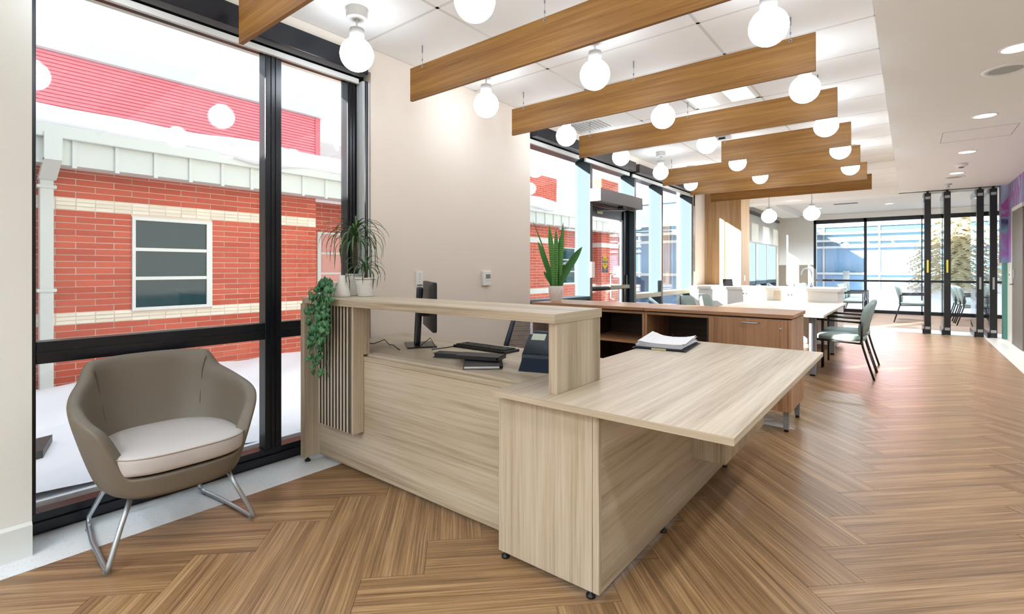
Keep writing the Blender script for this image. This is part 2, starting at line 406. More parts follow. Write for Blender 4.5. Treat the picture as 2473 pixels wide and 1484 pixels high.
for a in ((0.28, 0.88, 7.20, 7.206), (0.28, 0.286, 7.2, 7.78), (0.874, 0.88, 7.2, 7.78), (0.28, 0.88, 7.774, 7.78)): f.box(a[0], a[1], a[2], a[3], SOFF - 0.0015, SOFF + 0.01)
f.build('access_panel_seam', plain('seam_grey', lin(182, 176, 168), 0.8), soff)
struct('ceiling_far', box(-3.5, 2.8, 12.5, 17.7, 2.86, 3.1), M_ceil, 'white ceiling of the far meeting room', 'ceiling')
struct('ceiling_far_beam', box(-3.5, 2.8, 12.4, 12.95, SOFF - 0.0, 3.1), M_soff, 'white dropped ceiling band over the partition line', 'ceiling')
struct('ceiling_far_tray', MB().box(-2.9, -2.45, 12.95, 16.2, 2.72, 2.87), M_ceil, 'white dropped ceiling box along the far side window', 'ceiling')

# ---- window_1 (tall window by the armchair)
def win_empty(name, label, loc): return thing(name, label, 'window', loc, kind='structure')
def frame_bar(parent, name, x0, x1, y0, y1, z0, z1, mat=M_black, bevel=0.003): return box(x0, x1, y0, y1, z0, z1).build(name, mat, parent, bevel=bevel)
w1 = win_empty('window_1', 'tall black framed window behind the taupe armchair', (-3.3, 0.39, 0))
XF0, XF1 = -3.285, -3.2
frame_bar(w1, 'sill_rail', XF0, XF1, 0.39, 2.22, 0, 0.10); frame_bar(w1, 'sill_bead', -3.2, -3.185, 0.39, 2.22, 0.015, 0.06)
frame_bar(w1, 'head_rail', XF0, XF1 - 0.04, 0.39, 2.22, 2.635, 2.75)
frame_bar(w1, 'jamb', XF0, XF1, 0.39, 0.43, 0.1, 2.7)
def mullion(par, yc, x0=XF0, x1=XF1, z0=0.1, z1=2.72, w=0.07, mat=M_black):
    m = frame_bar(par, 'mullion', x0, x1, yc - w / 2, yc + w / 2, z0, z1, mat)
    for dy in (-0.016, 0.012):
        box(x1, x1 + 0.006, yc + dy, yc + dy + 0.014, z0, z1).build('groove_rib', mat, m)
    return m
mullion(w1, 1.545, w=0.105); mullion(w1, 2.115, w=0.06)
frame_bar(w1, 'jamb', XF0, -3.24, 2.145, 2.25, 0.0, 2.72, M_black)
for y0, y1 in ((0.43, 1.495), (1.595, 2.07)):
    t = frame_bar(w1, 'transom', XF0, XF1 - 0.005, y0, y1, 0.80, 0.905); box(-3.206, -3.196, y0, y1, 0.842, 0.856).build('transom_rib', M_black, t)
    box(-3.268, -3.256, y0 - 0.01, y1 + 0.01, 0.095, 0.81).build('pane', M_glass, w1); box(-3.268, -3.256, y0 - 0.01, y1 + 0.01, 0.90, 2.65).build('pane', M_glass, w1)
rb = thing('roller_blind', 'black roller blind box with pale hem above the tall near window', 'blind', (-3.1, 1.2, 2.64), group='roller blinds')
box(-3.149, -3.06, 0.39, 2.165, 2.655, 2.79).build('blind_box', M_black, rb, bevel=0.004)
box(-3.195, -3.17, 0.40, 2.16, 2.615, 2.65).build('hem_bar', plain('blind_white', lin(226, 224, 218), 0.7), rb)
box(-3.235, -3.16, 2.185, 2.245, 0, 2.64).build('side_channel', plain('channel_white', lin(214, 218, 218), 0.5), rb)
MB().tube([(-3.145, 2.20, 2.64), (-3.145, 2.20, 1.0)], 0.005, 6).tube([(-3.145, 2.215, 2.64), (-3.145, 2.215, 1.0)], 0.005, 6).build('pull_chain', M_blackm, rb)

# ---- window_2 (glazing around the entrance)
XF0, XF1 = -3.42, -3.2
w2 = win_empty('window_2', 'entrance glazing with deep grey mullions beside the door', (-3.3, 4.3, 0))
frame_bar(w2, 'head_rail', XF0, -3.22, 4.25, 9.45, 2.635, 2.75)
frame_bar(w2, 'sill_rail', XF0, XF1, 4.25, 5.60, 0, 0.10); frame_bar(w2, 'sill_rail', XF0, XF1, 6.98, 9.45, 0, 0.10)
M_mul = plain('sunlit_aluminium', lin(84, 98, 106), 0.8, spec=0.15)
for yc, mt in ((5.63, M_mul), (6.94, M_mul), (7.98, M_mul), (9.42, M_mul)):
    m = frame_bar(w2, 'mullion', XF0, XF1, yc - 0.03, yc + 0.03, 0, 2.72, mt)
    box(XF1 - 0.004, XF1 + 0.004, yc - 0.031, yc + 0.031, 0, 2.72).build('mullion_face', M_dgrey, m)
t = frame_bar(w2, 'transom', XF0, XF1, 4.25, 5.60, 0.86, 0.90, M_mul)
for a, b in ((6.97, 7.95), (8.01, 9.39)): frame_bar(w2, 'transom', XF0, XF1, a, b, 0.80, 0.87, plain('transom_cream', lin(176, 170, 152), 0.45))
for a, b in ((4.25, 5.60), (6.97, 7.95), (8.01, 9.39)):
    box(-3.385, -3.373, a - 0.01, b + 0.01, 0.095, 0.81 if a > 6 else 0.87).build('pane', M_glass, w2)
    box(-3.385, -3.373, a - 0.01, b + 0.01, 0.86, 2.65).build('pane', M_glass, w2)
box(-3.385, -3.373, 5.65, 6.92, 2.18, 2.65).build('pane', M_glass, w2)
frame_bar(w2, 'door_header', XF0, XF1, 5.66, 6.91, 2.10, 2.20)
for a, b, lb in ((4.26, 5.30, 'black roller blind box above the snake plant window'), (5.45, 6.70, 'dark roller blind box above the glass entrance door'), (6.82, 9.42, 'dark roller blind box above the glazing beyond the door')):
    r_ = thing('roller_blind', lb, 'blind', (-3.1, (a + b) / 2, 2.64), group='roller blinds')
    box(-3.149, -3.07, a, b, 2.655, 2.78).build('blind_box', M_black if a < 5 else M_dgrey, r_, bevel=0.004)
    box(-3.195, -3.17, a, b, 2.60, 2.645).build('hem_bar', plain('blind_white', lin(226, 224, 218), 0.7), r_)
    if a > 6:
        MB().tube([(-3.12, 9.30, 2.64), (-3.12, 9.30, 1.2)], 0.006, 6).tube([(-3.12, 9.34, 2.64), (-3.12, 9.34, 1.2)], 0.006, 6).build('pull_chain', M_blackm, r_)

# ---- door_1
d1 = thing('door_1', 'black framed glass entrance door with push bar', 'door', (-3.3, 6.28, 0), kind='structure')
DX0, DX1 = -3.34, -3.29
frame_bar(d1, 'door_stile', DX0, DX1, 5.67, 5.74, 0.02, 2.09); frame_bar(d1, 'door_stile', DX0, DX1 + 0.02, 6.72, 6.90, 0.02, 2.09)
frame_bar(d1, 'door_rail', DX0, DX1, 5.74, 6.72, 1.96, 2.09); frame_bar(d1, 'door_rail', DX0, DX1, 5.74, 6.72, 0.02, 0.22)
box(-3.322, -3.31, 5.73, 6.73, 0.21, 1.97).build('pane', M_glass, d1)
box(-3.31, -3.285, 6.66, 6.72, 0.22, 1.96).build('glazing_bead', M_alum, d1)
pb = MB().tube([(-3.25, 5.70, 0.985), (-3.25, 6.80, 0.985)], 0.028, 10).build('push_bar', M_dgrey, d1)
box(-3.285, -3.215, 6.20, 6.80, 0.965, 1.02).build('push_pad', plain('bar_grey', lin(120, 114, 100), 0.4, metal=0.4), pb, bevel=0.006)
box(-3.29, -3.255, 6.76, 6.83, 1.02, 1.16).build('latch_box', M_black, pb)
MB().tube([(-3.35, 6.60, 0.80), (-3.42, 6.60, 0.82), (-3.42, 6.60, 1.16), (-3.35, 6.60, 1.18)], 0.012, 8).build('pull_handle', M_silver, d1)
box(-3.289, -3.283, 5.95, 6.10, 2.0, 2.045).build('maker_plate', plain('cream_plate', lin(214, 204, 160), 0.5), d1)
sk = box(-3.3095, -3.3085, 6.13, 6.29, 1.20, 1.42).build('caution_sticker', plain('sticker_navy', lin(28, 40, 98), 0.5), d1)
f = MB(); ov = [(6.21 + 0.075 * math.cos(a), 1.345 + 0.095 * math.sin(a)) for a in [2 * PI * i / 24 for i in range(24)]]
f.prism_axis(ov, 'x', -3.3085, -3.3078); f.build('sticker_oval', plain('sticker_yellow', lin(250, 214, 30), 0.5), sk)
box(-3.3078, -3.3072, 6.13, 6.29, 1.335, 1.365).build('sticker_band', M_blackm, sk)
rt = (PI / 2, 0, PI / 2); so = wloc(sk)
M_txtw = plain('print_white', lin(240, 240, 240), 0.6); M_txtk = plain('print_black', lin(24, 24, 24), 0.6)
for body, z, s_, mt in (('CAUTION', 1.350, 0.030, M_txtw), ('AUTOMATIC', 1.388, 0.016, M_txtk), ('DOOR', 1.312, 0.022, M_txtk), ('ACTIVATE', 1.240, 0.026, M_txtw), ('SWITCH', 1.216, 0.026, M_txtw)):
    text('lettering', body, s_, mt, sk, (-3.3068 - so.x, 6.21 - so.y, z - so.z), rt)
op = thing('door_operator', 'long dark automatic door operator above the entrance door', 'door opener', (-3.1, 6.25, 2.12))
box(-3.2, -3.05, 5.62, 6.88, 2.115, 2.28).build('housing', plain('operator_bronze', lin(98, 88, 82), 0.45, metal=0.2), op, bevel=0.004)
box(-3.198, -3.052, 5.605, 5.62, 2.117, 2.278).build('end_cap', plain('cap_white', lin(232, 232, 230), 0.4), op)
MB().tube([(-3.12, 6.35, 2.11), (-3.10, 6.42, 2.07), (-3.27, 5.95, 2.035)], 0.010, 8).build('arm', M_silver, op)
box(-3.16, -3.08, 6.30, 6.42, 2.085, 2.115).build('arm_hub', M_blackm, op)
pl_ = tag(box(-3.199, -3.165, 5.585, 5.665, 1.14, 1.34).build('door_switch_box', M_lampw), 'white access switch box on the mullion left of the entrance door', 'switch')
tag(box(-3.60, -3.44, 7.0, 7.24, 1.10, 1.30).build('alarm_box', M_red, bevel=0.02), 'red box mounted outside right of the entrance door', 'alarm box')

# ---- window_3 (far side window) and window_4 (far end)
w3 = win_empty('window_3', 'side window of the far room with half lowered blind', (-3.3, 15, 0))
frame_bar(w3, 'sill_rail', -3.42, -3.2, 13.0, 17.0, 0, 0.10, M_mul); frame_bar(w3, 'transom', -3.42, -3.2, 13.0, 17.0, 0.84, 0.93, M_mul); frame_bar(w3, 'head_rail', -3.42, -3.2, 13.0, 17.0, 2.64, 2.72, M_mul)
for yc in (13.03, 14.4, 15.7, 16.97): frame_bar(w3, 'mullion', -3.42, -3.2, yc - 0.03, yc + 0.03, 0.1, 2.72, M_mul)
for a, b in ((13.06, 14.37), (14.43, 15.67), (15.73, 16.94)):
    box(-3.385, -3.373, a - 0.01, b + 0.01, 0.09, 0.85).build('pane', M_glass, w3); box(-3.385, -3.373, a - 0.01, b + 0.01, 0.92, 2.65).build('pane', M_glass, w3)
r_ = thing('roller_blind', 'translucent roller blind half lowered over the far side window', 'blind', (-3.15, 15, 2.2), group='roller blinds')
mbl, nt, b_ = newmat('blind_cloth'); b_.inputs['Base Color'].default_value = lin(226, 226, 220); b_.inputs['Roughness'].default_value = 0.9; b_.inputs['Transmission Weight'].default_value = 0.0
tr = nt.nodes.new('ShaderNodeBsdfTranslucent'); tr.inputs['Color'].default_value = lin(226, 226, 220); mx = nt.nodes.new('ShaderNodeMixShader'); mx.inputs[0].default_value = 0.4
nt.links.new(b_.outputs[0], mx.inputs[1]); nt.links.new(tr.outputs[0], mx.inputs[2]); nt.links.new(mx.outputs[0], nt.nodes['Material Output'].inputs['Surface'])
box(-3.152, -3.149, 13.1, 16.95, 1.95, 2.66).build('cloth', mbl, r_); box(-3.165, -3.138, 13.1, 16.95, 1.92, 1.955).build('hem_bar', M_alum, r_); box(-3.19, -3.10, 13.0, 16.98, 2.645, 2.715).build('blind_box', M_dgrey, r_)
w4 = win_empty('window_4', 'wide black framed window across the far end', (0, 17.45, 0))
WX = (-2.23, -0.99, 0.28, 1.5, 2.55)
box(-2.26, 2.6, 17.40, 17.55, 2.60, 2.71).build('head_rail', M_black, w4); box(-2.26, 2.6, 17.40, 17.55, 0, 0.09).build('sill_rail', M_black, w4)
for x in WX: box(x - 0.035, x + 0.035, 17.40, 17.55, 0.0, 2.70).build('mullion', M_black, w4)
for i in range(4):
    x0, x1 = WX[i] + 0.035, WX[i + 1] - 0.035
    box(x0, x1, 17.41, 17.54, 0.885, 0.94).build('transom', M_black, w4)
    box(x0 - 0.01, x1 + 0.01, 17.47, 17.482, 0.08, 0.89).build('pane', M_glass, w4); box(x0 - 0.01, x1 + 0.01, 17.47, 17.482, 0.935, 2.61).build('pane', M_glass, w4)

# ---- door_2 in the mural wall
d2 = thing('door_2', 'grey door in the mural wall at the right edge', 'door', (1.36, 11.2, 0), kind='structure')
M_dgr = plain('door_grey', lin(112, 104, 94), 0.6)
box(1.335, 1.351, 10.72, 11.66, 0.01, 2.20).build('door_leaf', M_dgr, d2); box(1.325, 1.351, 11.66, 11.70, 0.0, 2.25).build('door_frame', M_grid, d2); box(1.325, 1.351, 10.68, 11.70, 2.20, 2.26).build('door_frame', M_grid, d2)
hd = box(1.325, 1.335, 11.44, 11.54, 1.10, 1.24).build('lock_plate', M_alum, d2)
MB().tube([(1.33, 11.50, 1.0), (1.28, 11.50, 1.0), (1.28, 11.36, 1.0)], 0.010, 8).build('door_handle', M_chrome, d2)
sw = thing('wall_switch', 'white switch plate on the pale wainscot by the grey door', 'switch', (1.35, 12.05, 1.15))
box(1.343, 1.352, 12.0, 12.1, 1.09, 1.21).build('plate', M_lampw, sw); box(1.338, 1.343, 12.03, 12.05, 1.13, 1.17).build('toggle', M_blackm, sw)
sg = thing('wall_sign', 'small dark room sign on the mural beside the grey door', 'sign', (1.35, 11.9, 1.4))
box(1.35, 1.36, 11.80, 11.92, 1.38, 1.66).build('plate', plain('sign_dark', lin(60, 56, 80), 0.5), sg)

# ================================================================== CEILING THINGS
# ---- wooden baffles
BX0, BX1, BZ0, BZ1 = -2.95, -0.47, 2.518, 2.765
M_beam = wood('beam', 'x', BEAM, rough=0.5, wavy=0.8)
ords = ['first', 'second', 'third', 'fourth', 'fifth', 'sixth', 'seventh', 'eighth']
blab = ['wooden ceiling baffle cut off by the top edge, above the tall window', 'wooden ceiling baffle nearest to the front, over the reception counter', 'wooden ceiling baffle, second from the front, over the desk return',
        'wooden ceiling baffle, third from the front, above the snake plant', 'short wooden ceiling baffle starting halfway across the row', 'wooden ceiling baffle just beyond the short one',
        'wooden ceiling baffle, second last of the row', 'wooden ceiling baffle farthest away, above the wood column']
for i, y in enumerate((1.24, 2.47, 3.70, 4.93, 6.17, 7.39, 8.62, 9.74)):
    x0 = -1.745 if i == 4 else BX0
    bt = thing('ceiling_baffle', blab[i], 'ceiling baffle', ((x0 + BX1) / 2, y, BZ0), group='wooden ceiling baffles')
    box(x0, BX1, y - 0.012, y + 0.012, BZ0, BZ1).build('baffle_board', M_beam, bt, bevel=0.0015)
    for x in ((-1.70, -0.61) if i == 4 else (-2.807, -1.71, -0.61)):
        w = MB().tube([(x, y - 0.016, BZ1 - 0.02), (x, y - 0.016, CEIL)], 0.0012, 5).build('wire', M_silver, bt)
        MB().tube([(x, y - 0.016, CEIL), (x, y - 0.016, CEIL - 0.055)], 0.005, 8).build('wire_anchor', M_silver, w)
        MB().tube([(x, y - 0.016, BZ1 + 0.02), (x, y - 0.016, BZ1 + 0.035)], 0.005, 6).build('wire_stop', M_silver, w)
        MB().tube([(x + 0.009 * math.cos(a), y - 0.016, BZ1 - 0.020 + 0.009 * math.sin(a)) for a in [2 * PI * q / 12 for q in range(13)]], 0.0022, 5).build('eye_ring', M_chrome, w)
# ---- globe lamps
GX = (-2.74, -1.722, -0.62); GZ = 2.61; GR = 0.104
def globe_proto():
    o = bpy.data.objects.new('globe_lamp', None); COL.objects.link(o); o['category'] = 'ceiling lamp'; o['group'] = 'globe ceiling lamps'
    can = MB().lathe([(0.0, 0.0), (0.064, 0.0), (0.066, -0.004), (0.066, -0.062), (0.060, -0.068), (0.0, -0.068)], seg=28).local('canopy', plain('canopy_white', lin(214, 212, 208), 0.6), o)
    MB().tube([(0, 0, -0.066), (0, 0, -0.135)], 0.007, 8).local('stem', M_lampw, o)
    MB().lathe([(0.0, -0.128), (0.043, -0.128), (0.046, -0.134), (0.046, -0.19), (0.0, -0.19)], seg=24).local('socket_cup', M_cup, o)
    pr = [(0.045, -0.186)] + [(GR * math.sin(a), -0.29 + GR * math.cos(a)) for a in [PI * (0.15 + 0.85 * q / 16) for q in range(16)]] + [(0.0001, -0.29 - GR)]
    MB().lathe(pr, seg=32).local('globe', M_globe, o)
    return o
gp = globe_proto(); first = True
col_nm = ('window side', 'middle', 'corridor side'); row_nm = ['row above the viewer', 'row before the front baffle', 'row behind the front baffle', 'row behind the second baffle', 'row behind the third baffle', 'row behind the short baffle', 'row behind the sixth baffle']
for r in range(7):
    for c in range(3):
        o = gp if first else copy_tree(gp); first = False
        o.location = (GX[c], 0.62 + 1.2325 * r, CEIL)
        o['label'] = 'white glowing globe lamp, %s column, %s' % (col_nm[c], row_nm[r])
# ---- pendants over the island
for (x, y, z), lb in (((-2.06, 10.3, 2.235), 'hanging white globe pendant beside the wood column'), ((-1.37, 10.3, 2.24), 'hanging white globe pendant over the island, right one')):
    o = thing('globe_pendant', lb, 'pendant lamp', (x, y, CEIL), group='globe pendants over the island')
    dz = z - CEIL; rr = 0.132
    MB().tube([(0, 0, 0), (0, 0, dz + 0.17)], 0.006, 6).local('cord', M_silver, o)
    MB().lathe([(0, dz + 0.165), (0.05, dz + 0.165), (0.05, dz + 0.11), (0, dz + 0.11)], seg=20).local('socket_cup', M_cup, o)
    MB().lathe([(rr * math.sin(a), dz + rr * 0.93 * math.cos(a)) for a in [PI * (0.12 + 0.88 * q / 16) for q in range(17)]], seg=28).local('globe', M_globe, o)
    MB().lathe([(0, 0), (0.06, 0), (0.06, -0.02), (0, -0.02)], seg=20).local('canopy', M_lampw, o)
# ---- recessed troffer, diffuser, detectors
tf = thing('recessed_light', 'square recessed ceiling light behind the second baffle', 'ceiling light', (-1.415, 4.92, CEIL))
tx0, tx1, ty0, ty1 = -1.72, -1.12, 4.625, 5.21
f = MB()
for a in ((tx0, tx1, ty0, ty0 + 0.03), (tx0, tx1, ty1 - 0.03, ty1), (tx0, tx0 + 0.03, ty0, ty1), (tx1 - 0.03, tx1, ty0, ty1)): f.box(a[0], a[1], a[2], a[3], CEIL - 0.006, CEIL + 0.012)
f.build('frame', M_lampw, tf)
box(tx0 + 0.03, tx1 - 0.03, ty0 + 0.03, ty1 - 0.03, CEIL + 0.006, CEIL + 0.012).build('diffuser', emit('troffer_glow', (1, 0.97, 0.93, 1), 1.3), tf)
box((tx0 + tx1) / 2 - 0.06, (tx0 + tx1) / 2 + 0.06, ty0 + 0.03, ty1 - 0.03, CEIL - 0.012, CEIL + 0.006).build('centre_basket', M_lampw, tf, bevel=0.01)
df = thing('air_diffuser', 'slotted white air diffuser in the ceiling near the window', 'air vent', (-2.86, 5.0, CEIL))
f = MB().box(-3.10, -2.64, 4.82, 5.21, CEIL - 0.006, CEIL - 0.002); f.build('frame', M_lampw, df)
for i in range(9):
    box(-3.07 + i * 0.047, -3.07 + i * 0.047 + 0.02, 4.86, 5.17, CEIL - 0.012, CEIL - 0.006).build('slat', plain('vent_slot', lin(186, 182, 176), 0.6), df)
for x, y, z, lb in ((0.57, 9.48, SOFF, 'white smoke detector on the soffit between the downlights'),):
    o = thing('smoke_detector', lb, 'smoke detector', (x, y, z)); MB().lathe([(0, 0), (0.075, 0), (0.075, -0.02), (0.05, -0.045), (0, -0.05)], seg=24).local('housing', M_lampw, o)
    MB().lathe([(0.028, -0.046), (0.03, -0.058), (0, -0.060)], seg=16).local('sensor', plain('sensor_grey', lin(120, 118, 114), 0.5), o)
o = thing('emergency_fixture', 'small white box light on the ceiling beyond the third baffle', 'ceiling light', (-1.82, 6.50, CEIL)); box(-1.92, -1.72, 6.45, 6.55, CEIL - 0.05, CEIL - 0.002).build('housing', M_lampw, o, bevel=0.006); box(-1.86, -1.78, 6.446, 6.45, CEIL - 0.04, CEIL - 0.015).build('lens', M_blackm, o)
o = thing('sprinkler_head', 'small ceiling sprinkler near the folding partition', 'sprinkler', (0.53, 11.6, SOFF)); MB().lathe([(0, 0), (0.05, 0), (0.05, -0.012), (0.015, -0.02), (0.012, -0.05), (0.03, -0.055), (0, -0.058)], seg=16).local('sprinkler_body', M_chrome, o)
for y, lb in ((4.74, 'recessed downlight on the soffit at the right edge'), (6.64, 'recessed downlight on the soffit, second from the right edge'), (8.56, 'recessed downlight on the soffit, third from the right edge'), (10.34, 'recessed downlight on the soffit, farthest one'), (2.8, 'recessed downlight on the soffit beyond the right edge'), (0.6, 'recessed downlight on the soffit above the viewer'), (-1.6, 'recessed downlight on the soffit behind the viewer')):
    o = thing('downlight', lb, 'downlight', (0.57, y, SOFF), group='recessed soffit downlights')
    MB().lathe([(0.098, 0.004), (0.098, -0.004), (0.085, -0.006), (0.083, 0.004)], seg=28).local('trim_ring', M_lampw, o)
    MB().lathe([(0.083, 0.0), (0.08, -0.002), (0.0, -0.002)], seg=28).local('lens', M_lamp, o)
    ld = bpy.data.lights.new('downlight_beam', 'SPOT'); ld.energy = SPOT_W; ld.spot_size = math.radians(125); ld.spot_blend = 0.9; ld.shadow_soft_size = 0.08; ld.color = (0.80, 0.90, 1.0)
    lo = bpy.data.objects.new('downlight_beam', ld); COL.objects.link(lo); lo.parent = o; lo.location = (0, 0, -0.02)
k_ = 0
for y in (-1.3, -2.2, -3.1, -3.9):  # unseen fill lamps, added to brighten surfaces that face the viewer
    for x in (-2.0, -1.0, 0.1, 1.4):
        z = CEIL if x < -0.2 else SOFF
        o = thing('downlight', 'added fill lamp in the ceiling area behind the viewer', 'downlight', (x, y, z), group='added fill lamps behind the viewer')
        MB().lathe([(0.098, 0.004), (0.098, -0.004), (0.085, -0.006), (0.083, 0.004)], seg=16).local('trim_ring', M_lampw, o); MB().lathe([(0.083, 0.0), (0.08, -0.002), (0.0, -0.002)], seg=16).local('lens', M_lamp, o)
        ld = bpy.data.lights.new('downlight_beam', 'SPOT'); ld.energy = BACK_FILL_W; ld.spot_size = math.radians(150); ld.spot_blend = 0.6; ld.shadow_soft_size = 0.12; ld.color = (0.78, 0.89, 1.0)
        lo = bpy.data.objects.new('downlight_beam', ld); COL.objects.link(lo); lo.parent = o; lo.location = (0, 0, -0.02)
for (x, y), lb in (((0.56, 5.2), 'round speaker grille on the soffit beside the nearest downlight'), ((0.57, 10.78), 'round speaker grille on the soffit near the partition')):
    o = thing('ceiling_speaker', lb, 'speaker', (x, y, SOFF)); MB().lathe([(0.135, 0), (0.135, -0.006), (0.10, -0.008), (0.10, -0.002)], seg=32).local('trim_ring', M_lampw, o)
    MB().lathe([(0.10, -0.004), (0.0, -0.006)], seg=32).local('grille', plain('grille_grey', lin(176, 178, 172), 0.6), o)
for (x0, x1, y), lb in (((-1.65, 1.2, 13.6), 'long linear ceiling light in the far room'),):
    o = thing('linear_light', lb, 'ceiling light', (-0.2, 13.6, 2.86)); box(x0, x1, 13.5, 13.6, 2.845, 2.858).build('diffuser', emit('linear_glow', (1, 0.97, 0.93, 1), 5), o); box(x0 - 0.02, x1 + 0.02, 13.48, 13.62, 2.852, 2.86).build('frame', M_lampw, o)
for x, y, lb in ((-1.9, 15.4, 'added fill lamp in the far room ceiling, left one'), (-0.4, 15.4, 'added fill lamp in the far room ceiling, middle one'), (1.2, 15.4, 'added fill lamp in the far room ceiling, right one'), (-2.0, 12.0, 'added fill lamp in the ceiling beyond the island, left one'), (-0.9, 11.4, 'added fill lamp in the ceiling beyond the island, right one')):  # lamps added to brighten the far room and its ceiling
    o = thing('downlight', lb, 'downlight', (x, y, 2.86 if y > 13 else CEIL), group='added fill lamps near the far room')
    MB().lathe([(0.098, 0.004), (0.098, -0.004), (0.085, -0.006), (0.083, 0.004)], seg=16).local('trim_ring', M_lampw, o); MB().lathe([(0.083, 0.0), (0.08, -0.002), (0.0, -0.002)], seg=16).local('lens', M_lamp, o)
    ld = bpy.data.lights.new('downlight_beam', 'SPOT'); ld.energy = 320; ld.spot_size = math.radians(150); ld.spot_blend = 0.6; ld.shadow_soft_size = 0.1; ld.color = (0.78, 0.89, 1.0)
    lo = bpy.data.objects.new('downlight_beam', ld); COL.objects.link(lo); lo.parent = o; lo.location = (0, 0, -0.02)
o = thing('air_diffuser', 'dark slot air diffuser in the far room ceiling', 'air vent', (-1.2, 14.6, 2.86)); box(-1.5, -0.95, 14.5, 14.75, 2.85, 2.86).build('frame', M_lampw, o)
for i in range(3): box(-1.47, -0.98, 14.54 + i * 0.06, 14.57 + i * 0.06, 2.846, 2.85).build('slot', M_blackm, o)

# ================================================================== RECEPTION DESK
dk = thing('reception_desk', 'light wood reception desk with raised counter, slatted panel and wide return', 'desk', (-1.9, 2.2, 0))
def dp(name, mat, *b, bevel=0.0012, par=None): return box(*b).build(name, mat, par or dk, bevel=bevel)
TZ = 0.737
dp('end_panel', ash('z'), -3.085, -3.04, 1.665, 2.065, 0.03, 1.027)
dp('transaction_top', ash('x'), -3.09, -1.12, 1.678, 2.068, 1.027, 1.067, bevel=0.002)
dp('riser_panel', ash('z'), -1.165, -1.122, 1.70, 2.06, TZ, 1.027)
bk = dp('slat_backing', M_blackm, -2.932, -2.553, 1.703, 1.772, 0.275, 1.027)
dp('slat_edge', ash('z'), -2.588, -2.551, 1.70, 1.772, 0.275, 1.027)
sm_ = box(0, 0.0155, 0, 0.004, 0, 0.752).mesh('slat'); sm_.materials.append(ash('z'))
for i in range(11): link('slat', sm_, None, dk, (-2.93 + i * 0.0345 - dk.location.x, 1.70 - dk.location.y, 0.275))
dp('support_panel', ash('z'), -2.588, -2.551, 1.772, 1.815, TZ, 1.027)
dp('front_panel', ash('x'), -3.04, -1.392, 1.774, 1.794, 0.03, 0.698)
dp('front_ledge', ash('x'), -3.04, -1.392, 1.772, 1.80, 0.7, 0.724)
dp('worktop', ash('x'), -3.12, -1.377, 1.803, 2.56, 0.709, TZ, bevel=0.002)
dp('pedestal_front', ash('z'), -1.394, -0.934, 1.652, 1.672, 0.03, 0.711); dp('pedestal_edge', ash('z'), -0.932, -0.905, 1.652, 1.672, 0.03, 0.711)
dp('pedestal_side', ash('z'), -1.394, -1.374, 1.672, 1.774, 0.03, 0.711)
dp('return_top', ash('y'), -1.377, -0.415, 1.598, 3.585, 0.712, TZ, bevel=0.002)
dp('edge_band', ash('x'), -1.377, -0.415, 1.5965, 1.598, 0.712, TZ, bevel=0); dp('edge_band', ash('y'), -1.12, -1.1185, 1.678, 2.068, 1.027, 1.067, bevel=0)
dp('modesty_panel', ash('y'), -0.927, -0.905, 1.674, 3.52, 0.03, 0.711)
dp('hanging_panel', ash('z'), -0.905, -0.76, 2.67, 2.69, 0.245, 0.711); dp('hanging_panel_edge', ash('z'), -0.758, -0.736, 2.67, 3.52, 0.245, 0.711)
dp('return_back_panel', ash('x'), -1.36, -0.93, 3.50, 3.52, 0.03, 0.711)
for x, y in ((-3.06, 1.70), (-3.06, 2.0), (-1.37, 1.67), (-0.95, 1.67), (-0.916, 2.3), (-0.916, 3.3), (-1.36, 3.51)):
    MB().lathe([(0, 0.031), (0.008, 0.031), (0.008, 0.012), (0.018, 0.01), (0.018, 0), (0, 0)], (x, y, 0), 12).build('leveller_foot', M_blackm, dk)

